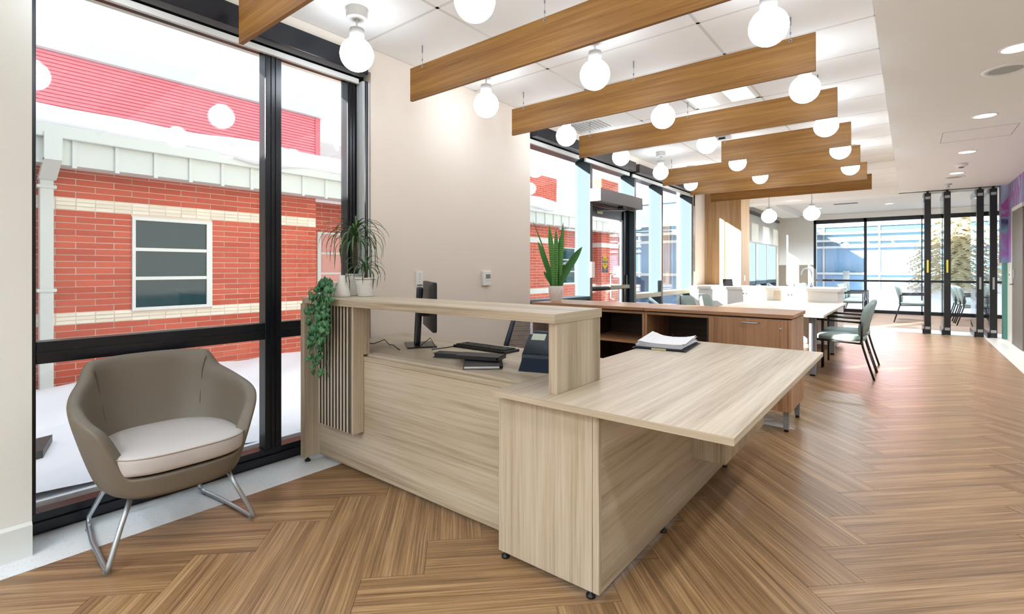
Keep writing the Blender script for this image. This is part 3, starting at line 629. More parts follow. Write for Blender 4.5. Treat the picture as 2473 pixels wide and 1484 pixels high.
# ================================================================== CREDENZA
def credenza(name, label, x0, x1, door):
    t = thing(name, label, 'cabinet', ((x0 + x1) / 2, 4.54, 0), group='wood credenza units behind the desk')
    y0, y1, zb, zt, th = 4.27, 4.82, 0.16, 0.862, 0.022
    P = lambda n, m, *b, par=None, bevel=0.001: box(*b).build(n, m, par or t, bevel=bevel)
    P('top', wal('x'), x0, x1 + (0.012 if door else 0), 4.245, 4.835, 0.872, 0.90, bevel=0.002)
    P('top_reveal', M_blackm, x0 + 0.02, x1 - 0.02, 4.29, 4.80, 0.862, 0.872)
    P('side_panel', wal('z'), x0, x0 + th, y0, y1, zb, zt); P('side_panel', wal('z'), x1 - th, x1, y0 if not door else y0 - 0.012, y1, zb, zt)
    P('back_panel', drk('x'), x0 + th, x1 - th, y1 - 0.02, y1, zb, zt); P('bottom_panel', wal('x'), x0 + th, x1 - th, y0, y1 - 0.02, zb, zb + th); P('top_panel', wal('x'), x0 + th, x1 - th, y0, y1 - 0.02, zt - th, zt)
    if door:
        xm = -1.305
        P('divider', drk('z'), xm - th, xm, y0 + 0.002, y1 - 0.02, zb + th, zt - th)
        d = P('door', wal('z'), xm, x1 - th - 0.002, y0 - 0.018, y0, zb, zt - 0.004)
        MB().tube([(-1.058, 4.252, 0.828), (-1.05, 4.228, 0.826), (-0.99, 4.218, 0.826), (-0.93, 4.228, 0.826), (-0.922, 4.252, 0.828)], 0.005, 8).build('handle', M_chrome, d)
        MB().lathe([(0, 0), (0.011, 0), (0.011, 0.004), (0, 0.005)], seg=16).local('lock', M_chrome, d, loc=(-0.77 - wloc(d).x, 4.252 - wloc(d).y, 0.79), rot=(PI / 2, 0, 0))
        P('shelf', drk('x'), x0 + th, xm - th, y0 + 0.03, y1 - 0.02, 0.45, 0.47)
    else:
        P('divider', drk('z'), -2.50, -2.48, y0 + 0.002, y1 - 0.02, zb + th, zt - th)
        P('shelf', wal('x'), x0 + th, x1 - th, y0 + 0.004, y1 - 0.02, 0.565, 0.587)
    for lx in ((x0 + 0.04, x1 - 0.04) if door else (x0 + 0.06, x1 - 0.06)):
        for ly in (4.30, 4.78):
            lg = box(lx - 0.018, lx + 0.018, ly - 0.018, ly + 0.018, 0.02, zb).build('leg', M_silver, t); MB().lathe([(0, 0.02), (0.014, 0.02), (0.016, 0), (0, 0)], (lx, ly, 0), 12).build('foot', M_blackm, lg)
    return t
credenza('credenza', 'brown wood credenza unit with open shelves under the snake plant', -3.13, -1.877, False)
credenza('credenza', 'brown wood credenza unit with a door, chrome handle and lock', -1.873, -0.70, True)

# ================================================================== ARMCHAIR
ac = thing('armchair', 'taupe upholstered tub armchair on chrome sled legs by the window', 'armchair', (-2.80, 0.845, 0))
def smooth(a, b, x): t = max(0, min(1, (x - a) / (b - a))); return t * t * (3 - 2 * t)
def rim(psi):
    if psi < 60: return 0.365 + 0.215 * smooth(40, 60, psi)
    if psi < 118: return 0.58 + 0.145 * (psi - 60) / 58
    return 0.725 + 0.085 * smooth(118, 132, psi) + 0.006 * smooth(136, 180, psi)
def plan(psi_s, z, inset=0.0):
    """point of the tub at angle and height; the tub flares and the back leans"""
    k = max(0, min(1, (z - 0.26) / 0.36)); k = k ** 0.8
    ay = 0.262 + 0.112 * k; ax = 0.280 + 0.045 * k
    a = math.radians(psi_s); e = 2 / 2.8
    x = ax * math.copysign(abs(math.cos(a)) ** e, math.cos(a)); y = ay * math.copysign(abs(math.sin(a)) ** e, math.sin(a))
    if x < 0:
        y *= 1 - 0.13 * smooth(0.0, 1.0, -x / ax)            # narrower towards the back
        x -= 0.03 * smooth(0.45, 0.8, z) * (-x / ax)
    L = math.hypot(x, y)
    return (x * (1 - inset / L), y * (1 - inset / L), z)
NS = 72; mb = MB(); rings = []
def ring(fn): rings.append([fn(360.0 * i / NS) for i in range(NS)])
def zrel(p, s): return 0.27 + (rim(min(p, 360 - p)) - 0.27) * s
ring(lambda p: tuple(c * 0.55 if i < 2 else 0.255 for i, c in enumerate(plan(p, 0.26))))
ring(lambda p: tuple(c * 0.93 if i < 2 else 0.258 for i, c in enumerate(plan(p, 0.26))))
for s_ in (0.05, 0.2, 0.4, 0.6, 0.8, 0.95): ring(lambda p: plan(p, zrel(p, s_)))
ring(lambda p: plan(p, zrel(p, 1.0) - 0.002, 0.008)); ring(lambda p: plan(p, zrel(p, 1.0), 0.026)); ring(lambda p: plan(p, zrel(p, 1.0) - 0.006, 0.045))
for s_ in (0.9, 0.7, 0.5, 0.3): ring(lambda p: plan(p, 0.36 + max(0.005, zrel(p, 1.0) - 0.36) * s_, 0.055 + 0.02 * (1 - s_)))
ring(lambda p: plan(p, 0.355, 0.11))
vs = [q for r_ in rings for q in r_]; fs = []
for i in range(len(rings) - 1):
    for k in range(NS): k2 = (k + 1) % NS; fs.append((i * NS + k, i * NS + k2, (i + 1) * NS + k2, (i + 1) * NS + k))
fs.append(tuple(range(NS))[::-1]); fs.append(tuple((len(rings) - 1) * NS + k for k in range(NS)))
mb.add(vs, fs, True); sh = mb.local('tub_shell', M_taupe, ac, subsurf=1)
for sgn in (1, -1):   # seams where the arms meet the back
    pts = []
    for q in range(14):
        p = 180 - sgn * (52 - 6 * math.sin(q / 13 * PI)); t = q / 13; z = 0.44 + (rim(min(p % 360, 360 - p % 360)) - 0.02 - 0.44) * t
        x, y, z = plan(p, z, 0.058 + 0.012 * (1 - t)); pts.append((x, y, z))
    MB().tube(pts, 0.003, 5).local('seam', M_seam, sh)
cr = []; mb = MB()
def crow(ax, ay, z, xo): return [(xo + ax * math.copysign(abs(math.cos(a)) ** 0.75, math.cos(a)), ay * math.copysign(abs(math.sin(a)) ** 0.75, math.sin(a)), z) for a in [2 * PI * i / 48 for i in range(48)]]
def crow2(s, z):
    out = []
    for i in range(48):
        x, y, _ = plan(360.0 * i / 48, 0.43, 0.05); out.append(((x + (0.05 if x > 0 else 0.0) * min(1, max(0, x) / 0.2)) * s, y * s * (1.06 if x > 0.1 else 1.0), z))
    return out
for s_, z in ((0.90, 0.371), (0.97, 0.374), (0.985, 0.385), (1.0, 0.438), (0.985, 0.452), (0.93, 0.460), (0.72, 0.467), (0.4, 0.470)): cr.append(crow2(s_, z))
vs = [q for r_ in cr for q in r_]; fs = [tuple(range(48))[::-1], tuple((len(cr) - 1) * 48 + k for k in range(48))]
for i in range(len(cr) - 1):
    for k in range(48): k2 = (k + 1) % 48; fs.append((i * 48 + k, i * 48 + k2, (i + 1) * 48 + k2, (i + 1) * 48 + k))
mb.add(vs, fs, True); cu = mb.local('seat_cushion', M_cush, ac, subsurf=1)
MB().tube([(p[0] * 1.006, p[1] * 1.006, 0.450) for p in crow2(0.985, 0.45)] + [(crow2(0.985, 0.45)[0][0] * 1.006, 0, 0.450)], 0.003, 5, cap=False).local('piping', plain('piping_tan', lin(168, 154, 138), 0.6), cu)
for sgn in (1, -1):
    pts = [(0.17, sgn * 0.19, 0.27), (0.20, sgn * 0.235, 0.16), (0.245, sgn * 0.285, 0.035), (0.243, sgn * 0.288, 0.018), (0.225, sgn * 0.288, 0.011), (0.1, sgn * 0.282, 0.011), (-0.1, sgn * 0.27, 0.011), (-0.26, sgn * 0.25, 0.011), (-0.305, sgn * 0.243, 0.02), (-0.31, sgn * 0.24, 0.05), (-0.26, sgn * 0.20, 0.16), (-0.20, sgn * 0.16, 0.27)]
    lg = MB().tube(pts, 0.0105, 10).local('sled_leg', M_chrome, ac)
    for x in (0.22, -0.26): MB().obox((x, sgn * (0.288 if x > 0 else 0.25), 0.0), 0.03, 0.022, 0.006).local('glide', M_silver, lg)

# ================================================================== MEETING TABLE, GUEST CHAIRS, ISLAND
mt = thing('meeting_table', 'pale laminate table on square metal legs abutting the white island', 'table', (-1.7, 7.5, 0))
M_pale = wood('pale', 'x', (lin(196, 180, 156), lin(218, 204, 184), lin(232, 222, 206)))
box(-2.05, -0.74, 6.42, 9.0, 0.709, 0.737).build('tabletop', M_pale, mt, bevel=0.002)
for x, y in ((-0.885, 6.74), (-0.885, 8.6), (-1.92, 6.74), (-1.92, 8.6)):
    lg = box(x - 0.035, x + 0.035, y - 0.035, y + 0.035, 0.02, 0.709).build('leg', M_silver, mt, bevel=0.004); box(x - 0.025, x + 0.025, y - 0.025, y + 0.025, 0, 0.02).build('foot', M_blackm, lg)
M_cfr = plain('chair_frame_black', lin(14, 14, 16), 0.35)
def chair_proto():
    t = bpy.data.objects.new('guest_chair', None); COL.objects.link(t); t['category'] = 'chair'
    def pad(rows, name, par): pass
    # seat: rounded pad
    mb = MB(); N = 28; rr = []
    for s_, z in ((0.86, 0.415), (1.0, 0.425), (1.0, 0.455), (0.93, 0.472), (0.6, 0.48)):
        rr.append([(0.02 + 0.245 * s_ * math.copysign(abs(math.cos(a)) ** 0.45, math.cos(a)), 0.245 * s_ * math.copysign(abs(math.sin(a)) ** 0.45, math.sin(a)), z) for a in [2 * PI * i / N for i in range(N)]])
    vs = [q for r_ in rr for q in r_]; fs = [tuple(range(N))[::-1], tuple(4 * N + k for k in range(N))]
    for i in range(4):
        for k in range(N): k2 = (k + 1) % N; fs.append((i * N + k, i * N + k2, (i + 1) * N + k2, (i + 1) * N + k))
    mb.add(vs, fs, True).local('seat', M_green, t)
    mb = MB(); rr = []
    for s_, d in ((0.88, 0.0), (1.0, 0.012), (1.0, 0.05), (0.9, 0.066), (0.6, 0.07)):
        r_ = []
        for i in range(N):
            a = 2 * PI * i / N; yy = 0.235 * s_ * math.copysign(abs(math.cos(a)) ** 0.5, math.cos(a)); zz = 0.195 * s_ * math.copysign(abs(math.sin(a)) ** 0.5, math.sin(a))
            r_.append((-0.265 + d - zz * 0.22 + 0.06 * (yy / 0.235) ** 2 * 0.5, yy, 0.665 + zz))
        rr.append(r_)
    vs = [q for r_ in rr for q in r_]; fs = [tuple(range(N)), tuple(4 * N + k for k in range(N))[::-1]]
    for i in range(4):
        for k in range(N): k2 = (k + 1) % N; fs.append((i * N + k, (i + 1) * N + k, (i + 1) * N + k2, i * N + k2))
    mb.add(vs, fs, True).local('backrest', M_green, t)
    for s_ in (1, -1):
        y = s_ * 0.268
        MB().tube([(0.25, y, 0), (0.25, y, 0.66)], 0.0115, 8).local('leg', M_cfr, t)
        MB().tube([(-0.31, y * 0.98, 0), (-0.245, y * 0.98, 0.22), (-0.205, y, 0.37), (-0.195, y, 0.44)], 0.0115, 8).local('leg', M_cfr, t)
        ar = MB().tube([(0.25, y, 0.655), (-0.195, y, 0.64)], 0.012, 8).tube([(-0.195, y, 0.64), (-0.195, y, 0.42)], 0.0115, 8).local('armrest', M_cfr, t)
        MB().tube([(0.25, y, 0.418), (-0.2, y, 0.400)], 0.0105, 8).local('side_rail', M_cfr, t)
    MB().tube([(0.2, -0.268, 0.41), (0.2, 0.268, 0.41)], 0.010, 8).local('cross_rail', M_cfr, t); MB().tube([(-0.18, -0.268, 0.402), (-0.18, 0.268, 0.402)], 0.010, 8).local('cross_rail', M_cfr, t)
    return t
cp = chair_proto(); used = False
def chair(x, y, rz, label, group):
    global used
    o = cp if not used else copy_tree(cp); used = True
    o.location = (x, y, 0); o.rotation_euler = (0, 0, rz); o['label'] = label; o['group'] = group
chair(-0.62, 7.14, PI, 'sage green guest chair with black arms, nearer one at the pale table', 'guest chairs at the pale table')
chair(-0.62, 7.76, PI, 'sage green guest chair at the pale table, directly behind the nearer one', 'guest chairs at the pale table')
chair(-2.30, 7.30, 0.0, 'guest chair on the window side of the table, back left of the pair', 'guest chairs at the pale table')
chair(-2.28, 8.02, 0.0, 'guest chair on the window side of the table, back right of the pair', 'guest chairs at the pale table')
for x, y, lb in ((-1.15, 15.2, 'guest chair in the far room just right of the island, front of its row'), (-1.15, 15.95, 'guest chair in the far room right of the island, second of its row'), (-1.15, 16.7, 'guest chair in the far room right of the island, last of its row'),
                 (0.02, 14.95, 'guest chair in the far room left of the first partition panel, front one'), (0.02, 15.6, 'guest chair in the far room left of the first partition panel, rear one'),
                 (1.12, 14.95, 'guest chair seen between the partition panels, front of its row'), (1.10, 15.6, 'guest chair seen between the partition panels, second of its row'), (1.06, 16.25, 'guest chair seen between the partition panels, last of its row')):
    chair(x, y, 0.0, lb, 'guest chairs in rows in the far room')
for y, lb in ((15.0, 'guest chair back peeking over the island, left one'), (15.65, 'guest chair back peeking over the island, middle one'), (16.3, 'guest chair back peeking over the island, right one')):
    chair(-2.1, y, 0.0, lb, 'guest chairs behind the island')
isl = thing('kitchen_island', 'white island counter with outlets and a pale wood panel', 'island', (-1.7, 9.5, 0))
M_isl = plain('island_white', lin(236, 234, 230), 0.4)
box(-3.1, -0.86, 9.02, 9.9, 0.08, 0.90).build('body', M_isl, isl); box(-3.12, -0.82, 8.99, 9.94, 0.90, 0.945).build('countertop', M_isl, isl, bevel=0.003)
box(-3.0, -0.95, 9.06, 9.86, 0.0, 0.08).build('plinth', plain('plinth_taupe', lin(150, 132, 118), 0.6), isl)
box(-1.735, -1.545, 9.012, 9.02, 0.50, 0.89).build('wood_panel', M_pale, isl)
for x in (-2.17, -1.50):
    q = box(x - 0.05, x + 0.05, 9.008, 9.02, 0.80, 0.87).build('outlet', M_lampw, isl)
    for dx in (-0.022, 0.022): box(x + dx - 0.013, x + dx + 0.013, 9.003, 9.008, 0.82, 0.85).build('socket', M_blackm, q)
fa = thing('tap', 'tall chrome gooseneck tap on the white island', 'tap', (-1.28, 9.6, 0.945))
MB().tube([(0, 0, 0), (0, 0, 0.24), (-0.02, 0, 0.29), (-0.07, 0, 0.32), (-0.12, 0, 0.30), (-0.145, 0, 0.25), (-0.148, 0, 0.20)], 0.012, 8).local('spout', M_chrome, fa); MB().lathe([(0, 0), (0.028, 0), (0.022, 0.04), (0, 0.045)], seg=16).local('base', M_chrome, fa); MB().tube([(0, 0.02, 0.06), (0.03, 0.07, 0.09)], 0.006, 6).local('lever', M_chrome, fa)
ph = thing('tablet_stand', 'small dark tablet leaning on the left end of the island', 'tablet', (-2.52, 9.3, 0.945))
MB().obox((0, 0, 0), 0.16, 0.012, 0.13, mat=Matrix.Rotation(0.5, 3, 'Z') @ Matrix.Rotation(-0.35, 3, 'X')).local('screen_slab', M_blackm, ph); MB().obox((0.02, 0.05, 0), 0.1, 0.07, 0.01, 0.5).local('stand_foot', M_blackm, ph)

# ---- folding partition
for i, (x, lb) in enumerate(((0.268, 'folding glass partition panel with dark stile, leftmost, yellow tag'), (0.55, 'folding glass partition panel with dark stile, second from left, yellow tag'), (1.0, 'folding glass partition panel with dark stile and handle plate, third from left'), (1.175, 'folding glass partition panel with dark stile, nearest to the mural wall'))):
    t = thing('partition_panel', lb, 'glass partition', (x, 12.4, 0), group='folding glass partition panels')
    x0, x1 = x - 0.048, x + 0.048
    st = box(x0, x1, 12.36, 12.42, 0.012, 2.70).build('stile', plain('stile_dark', lin(20, 18, 22), 0.3), t, bevel=0.004)
    box(x - 0.02, x + 0.02, 12.38, 12.42, 2.70, SOFF - 0.001).build('hanger', M_blackm, st)
    for z0, z1 in ((2.58, 2.63), (0.10, 0.15)): box(x - 0.036, x + 0.036, 12.354, 12.36, z0, z1).build('label_plate', M_alum, st)
    gx0 = x - 0.055
    box(gx0 - 0.006, gx0 + 0.006, 12.42, 13.32, 0.10, 2.62).build('pane', M_pglass, t)
    box(gx0 - 0.02, gx0 + 0.02, 12.42, 13.32, 0.012, 0.10).build('bottom_rail', M_black, t); box(gx0 - 0.015, gx0 + 0.015, 12.42, 13.32, 2.62, 2.70).build('top_rail', M_alum, t)
    if i < 2: box(x - 0.014, x + 0.014, 12.354, 12.36, 1.18, 1.42).build('yellow_tag', plain('tag_yellow', lin(220, 200, 20), 0.5), st)
    else: box(x - 0.014, x + 0.014, 12.352, 12.36, 0.88, 1.10).build('handle_plate', M_alum, st)

# ================================================================== THINGS ON THE DESK
def Rz(a): return Matrix.Rotation(a, 3, 'Z')
mo = thing('monitor', 'black computer monitor seen from behind on its stand', 'monitor', (-2.56, 2.20, TZ))
sd = Vector((-0.822, 0.569, 0)); nn = Vector((0.569, 0.822, 0)); mm = Matrix((sd, nn, Vector((0, 0, 1)))).transposed()
ctr = Vector((-2.525, 2.27, 0)) - Vector((-2.56, 2.20, 0))
MB().obox((0.0, 0.02, 0), 0.25, 0.19, 0.010, mat=mm).local('base_plate', plain('base_black', lin(30, 28, 28), 0.3), mo, bevel=0.003)
MB().obox((-0.01, 0.0, 0.008), 0.055, 0.042, 0.385, mat=mm @ Matrix.Rotation(-0.05, 3, 'X')).local('column', plain('column_navy', lin(18, 24, 36), 0.3), mo, bevel=0.012)
MB().obox((ctr.x, ctr.y, 0.113), 0.522, 0.028, 0.315, mat=mm).local('panel', plain('monitor_black', lin(30, 30, 32), 0.45), mo, bevel=0.006)
p2 = ctr - nn * 0.045; MB().obox((p2.x, p2.y, 0.20), 0.12, 0.07, 0.11, mat=mm).local('bracket', M_blackm, mo, bevel=0.006)
p3 = ctr + nn * 0.0145; MB().obox((p3.x, p3.y, 0.125), 0.50, 0.002, 0.29, mat=mm).local('screen', plain('screen_off', lin(8, 8, 10), 0.15), mo)
kb = thing('keyboard', 'black computer keyboard lying beside the binders', 'keyboard', (-2.12, 2.38, TZ), rz=-0.02)
MB().box(-0.225, 0.225, -0.07, 0.07, 0.0, 0.016).local('case', M_blackm, kb, bevel=0.004)
km = MB().box(-0.008, 0.008, -0.008, 0.008, 0.016, 0.023).mesh('key'); km.materials.append(plain('key_black', lin(30, 30, 32), 0.5))
for r in range(5):
    for c in range(20): link('key', km, None, kb, (-0.2 + c * 0.021, -0.048 + r * 0.022, 0))
cb = MB().tube([(-3.0, 2.02, TZ + 0.004), (-2.85, 2.06, TZ + 0.004), (-2.80, 2.11, TZ + 0.03), (-2.68, 2.06, TZ + 0.012), (-2.62, 2.04, TZ + 0.02), (-2.50, 2.00, TZ + 0.004)], 0.003, 6)
tag(cb.build('cable', M_blackm), 'thin black cable running along the worktop to the monitor', 'cable')
cb = MB().tube([(-2.47, 2.14, TZ + 0.014), (-2.46, 2.22, TZ + 0.06), (-2.40, 2.20, TZ + 0.02), (-2.36, 2.14, TZ + 0.004), (-2.34, 2.26, TZ + 0.004), (-2.33, 2.36, TZ + 0.008)], 0.003, 6)
tag(cb.build('cable', M_blackm), 'thin black cable looping from the monitor base to the keyboard', 'cable')
def binder(label, loc, rz, sx, sy, sz, pages=True, spiral=False, tilt=0.0):
    t = thing('binder', label, 'binder', loc, rz, group='black binders on the worktop'); t.rotation_euler = (0, tilt, rz)
    MB().box(-sx / 2, sx / 2, -sy / 2, sy / 2, 0, 0.003).local('cover', M_blackm, t); MB().box(-sx / 2, sx / 2, -sy / 2, sy / 2, sz - 0.003, sz).local('cover', M_blackm, t)
    MB().box(-sx / 2 + 0.006, sx / 2 - 0.014, -sy / 2 + 0.006, sy / 2 - 0.006, 0.003, sz - 0.003).local('pages', M_paper if pages else plain('pages_dark', lin(40, 40, 42), 0.7), t)
    if spiral:
        mb = MB()
        for i in range(14):
            yy = -sy / 2 + 0.015 + i * (sy - 0.03) / 13
            mb.tube([(sx / 2 - 0.008 + 0.012 * math.cos(a), yy, sz / 2 + (sz / 2 + 0.003) * math.sin(a)) for a in [2 * PI * q / 10 for q in range(11)]], 0.0015, 4, cap=False)
        mb.local('spiral_binding', M_blackm, t)
    else: MB().box(sx / 2 - 0.004, sx / 2, -sy / 2, sy / 2, 0, sz).local('spine', M_blackm, t)
binder('black spiral binder with white page edges at the bottom of the pile', (-1.79, 1.99, TZ), 0.72, 0.20, 0.26, 0.018, True, True)
binder('closed black binder lying across the spiral binder', (-1.84, 2.03, TZ + 0.022), 0.34, 0.25, 0.12, 0.02, False)
binder('thick closed black binder lying left of the spiral binder', (-2.06, 2.05, TZ), 0.36, 0.24, 0.09, 0.026, False)
sc = thing('document_scanner', 'dark navy document scanner with a pale sticky note', 'scanner', (-1.44, 2.14, TZ), rz=0.30)
MB().prism_axis([(-0.075, 0.0), (0.085, 0.0), (0.10, 0.13), (0.06, 0.165), (0.0, 0.12), (-0.06, 0.075)], 'x', -0.15, 0.15).local('body', M_navy, sc, bevel=0.006)
MB().prism_axis([(0.075, 0.11), (0.095, 0.115), (0.105, 0.175), (0.09, 0.175)], 'x', -0.135, 0.135).local('paper_tray', plain('navy_light', lin(60, 76, 92), 0.4), sc, bevel=0.003)
MB().prism_axis([(-0.14, 0.0), (-0.07, 0.0), (-0.065, 0.06), (-0.078, 0.06)], 'x', -0.14, 0.14).local('exit_tray', M_navy, sc, bevel=0.003)
MB().obox((-0.09, 0.005, 0.122), 0.075, 0.0015, 0.07, mat=Matrix.Rotation(-0.9, 3, 'X')).local('sticky_note', plain('note_pale', lin(206, 220, 202), 0.7), sc)
nb = thing('open_binder', 'black binder holding a loose stack of white papers on the desk return', 'binder', (-1.265, 3.24, TZ), rz=0.12)
MB().box(-0.17, 0.17, -0.22, 0.22, 0.0, 0.004).local('cover', M_blackm, nb); MB().box(-0.155, 0.155, -0.21, 0.21, 0.005, 0.012).local('cover_pocket', M_navy, nb)
for i in range(7):
    mb = MB(); w, l = 0.148 + R.uniform(-0.006, 0.008), 0.19; nx = 8; a = R.uniform(-0.05, 0.05); cu_ = 0.004 + 0.003 * i
    vs = []
    for zz in (0, 0.0016):
        for iy in range(2):
            for ix in range(nx + 1):
                x = -w + 2 * w * ix / nx; y = (-l if iy == 0 else l) + 0.004 * i; z = 0.013 + i * 0.0034 + zz + cu_ * abs(x / w) ** 2.5 * (1 if iy else 0.4) * (1.4 if x < 0 else 0.9)
                vs.append((x * math.cos(a) - y * math.sin(a), x * math.sin(a) + y * math.cos(a), z))
    fs = []; n1 = nx + 1
    for ix in range(nx):
        fs += [(ix + 1, ix, n1 + ix, n1 + ix + 1), (2 * n1 + ix, 2 * n1 + ix + 1, 3 * n1 + ix + 1, 3 * n1 + ix), (ix, ix + 1, 2 * n1 + ix + 1, 2 * n1 + ix), (n1 + ix + 1, n1 + ix, 3 * n1 + ix, 3 * n1 + ix + 1)]
    fs += [(0, 2 * n1, 3 * n1, n1), (nx, n1 + nx, 3 * n1 + nx, 2 * n1 + nx)]
    mb.add(vs, fs).local('paper_sheet', M_paper, nb)
MB().box(-0.04, 0.05, -0.223, -0.220, 0.002, 0.012).local('cover_label', plain('label_cream', lin(214, 206, 160), 0.6), nb)
for yy in (0.02, 0.11): MB().tube([(-0.03 + yy, 0.20, 0.012), (-0.03 + yy, 0.205, 0.045), (-0.03 + yy, 0.19, 0.05)], 0.004, 6).local('clip', M_blackm, nb)

# ---- office chair
oc = thing('office_chair', 'black mesh back office chair tucked behind the desk', 'chair', (-2.03, 2.66, 0), rz=math.radians(-74))
# local +x is the seated person's forward direction
mbm, nt, b_ = newmat('mesh_fabric'); N = nt.nodes.new; L = nt.links.new
tc = N('ShaderNodeTexCoord'); ck = N('ShaderNodeTexBrick'); ck.inputs['Scale'].default_value = 1.0; ck.inputs['Brick Width'].default_value = 0.010; ck.inputs['Row Height'].default_value = 0.0065; ck.inputs['Mortar Size'].default_value = 0.0016
ck.inputs['Color1'].default_value = (0, 0, 0, 1); ck.inputs['Color2'].default_value = (0, 0, 0, 1); ck.inputs['Mortar'].default_value = (1, 1, 1, 1)
sp = N('ShaderNodeSeparateXYZ'); cbx = N('ShaderNodeCombineXYZ'); L(tc.outputs['Object'], sp.inputs[0]); L(sp.outputs['Y'], cbx.inputs['X']); L(sp.outputs['Z'], cbx.inputs['Y']); L(cbx.outputs[0], ck.inputs['Vector'])
tr = N('ShaderNodeBsdfTransparent'); mx = N('ShaderNodeMixShader'); L(ck.outputs['Color'], mx.inputs[0]); L(tr.outputs[0], mx.inputs[1]); L(b_.outputs[0], mx.inputs[2]); L(mx.outputs[0], nt.nodes['Material Output'].inputs['Surface'])
b_.inputs['Base Color'].default_value = lin(64, 54, 50); b_.inputs['Roughness'].default_value = 0.6
mb = MB(); vs = []; fs = []; nu, nv = 10, 10
for j in range(nv + 1):
    for i in range(nu + 1):
        y = -0.215 + 0.43 * i / nu; z = 0.56 + 0.38 * j / nv; vs.append((-0.24 - 0.10 * (j / nv) + 0.05 * (y / 0.215) ** 2, y * (1.05 - 0.30 * j / nv), z))
for j in range(nv):
    for i in range(nu): a = j * (nu + 1) + i; fs.append((a, a + 1, a + nu + 2, a + nu + 1))
mb.add(vs, fs, True).local('mesh_back', mbm, oc)
for s_ in (1, -1): MB().tube([(-0.19, s_ * 0.232, 0.53), (-0.215, s_ * 0.215, 0.70), (-0.29, s_ * 0.165, 0.95)], [0.018, 0.02, 0.016], 10).local('back_post', M_navy, oc)
MB().tube([(-0.29, -0.165, 0.945), (-0.335, 0, 0.955), (-0.29, 0.165, 0.945)], 0.014, 8).local('top_rail', M_blackm, oc); MB().tube([(-0.19, -0.225, 0.54), (-0.24, 0, 0.55), (-0.19, 0.225, 0.54)], 0.016, 8).local('lower_rail', M_blackm, oc)
mb = MB(); N_ = 32; rr = []
for s_, z in ((0.8, 0.43), (1.0, 0.44), (1.0, 0.47), (0.92, 0.495), (0.6, 0.50)): rr.append([(0.02 + 0.24 * s_ * math.copysign(abs(math.cos(a)) ** 0.6, math.cos(a)), 0.245 * s_ * math.copysign(abs(math.sin(a)) ** 0.6, math.sin(a)), z) for a in [2 * PI * i / N_ for i in range(N_)]])
vs = [q for r_ in rr for q in r_]; fs = [tuple(range(N_))[::-1], tuple(4 * N_ + k for k in range(N_))]
for i in range(4):
    for k in range(N_): k2 = (k + 1) % N_; fs.append((i * N_ + k, i * N_ + k2, (i + 1) * N_ + k2, (i + 1) * N_ + k))
mb.add(vs, fs, True).local('seat', M_blackm, oc)
MB().tube([(-0.2, 0, 0.56), (-0.24, 0, 0.46), (-0.05, 0, 0.42)], 0.025, 8).local('back_bracket', M_blackm, oc); MB().tube([(0, 0, 0.43), (0, 0, 0.08)], [0.03, 0.022], 12).local('gas_column', M_blackm, oc)
for i in range(5):
    a = 2 * PI * i / 5; ex, ey = 0.28 * math.cos(a), 0.28 * math.sin(a)
    lg = MB().tube([(0, 0, 0.10), (ex, ey, 0.065)], [0.024, 0.014], 8).local('base_arm', M_blackm, oc); MB().lathe([(0, 0.0), (0.02, 0.0), (0.028, 0.028), (0.02, 0.056), (0, 0.056)], (ex, ey, 0), 12).local('caster', M_blackm, lg)

# ---- wall plates
sw = thing('wall_keypad', 'slim white wall keypad above the monitor', 'wall control', (XW, 2.716, 1.105)); box(XW, XW + 0.012, 2.680, 2.752, 1.105, 1.232).build('plate', M_lampw, sw, bevel=0.002)
box(XW + 0.012, XW + 0.0135, 2.688, 2.744, 1.113, 1.121).build('display_strip', M_blackm, sw)
for i in range(4): box(XW + 0.012, XW + 0.014, 2.708, 2.724, 1.14 + i * 0.02, 1.15 + i * 0.02).build('button', M_grid, sw)
th_ = thing('thermostat', 'white wall thermostat with grey display right of the monitor', 'thermostat', (XW, 3.535, 1.09)); box(XW, XW + 0.03, 3.480, 3.588, 1.092, 1.23).build('housing', M_lampw, th_, bevel=0.006)
box(XW + 0.03, XW + 0.032, 3.512, 3.575, 1.16, 1.20).build('display', plain('lcd_grey', lin(128, 132, 120), 0.4), th_)
for dy in (0, 0.025, 0.05): box(XW + 0.03, XW + 0.032, 3.515 + dy, 3.53 + dy, 1.135, 1.142).build('button', M_grid, th_)

# ================================================================== PLANTS
def leaf_mat(name, c0, c1): return randcol(name, c0, c1, 0.45)
def strip_leaf(pts, widths, mat, parent, name='leaf', fold=0.25, up=Vector((0, 0, 1))):
    """a long leaf: 3 verts across, folded along the midrib, slight thickness"""
    pts = [Vector(p) for p in pts]; n = len(pts); vs = []; fs = []
    for side in (0, 1):
        for i, p in enumerate(pts):
            t = (pts[min(i + 1, n - 1)] - pts[max(i - 1, 0)]).normalized(); a = t.cross(up)
            if a.length < 0.05: a = t.cross(Vector((1, 0.3, 0)))
            a.normalize(); nrm = a.cross(t).normalized(); w = widths[i] / 2; o = nrm * (-0.0012 * side)
            vs += [p - a * w + nrm * w * fold + o, p + o, p + a * w + nrm * w * fold + o]
    m = 3 * n
    for i in range(n - 1):
        for c in (0, 1):
            k = i * 3 + c; fs.append((k, k + 1, k + 4, k + 3)); fs.append((m + k + 3, m + k + 4, m + k + 1, m + k))
    return MB().add(vs, fs, True).local(name, mat, parent)
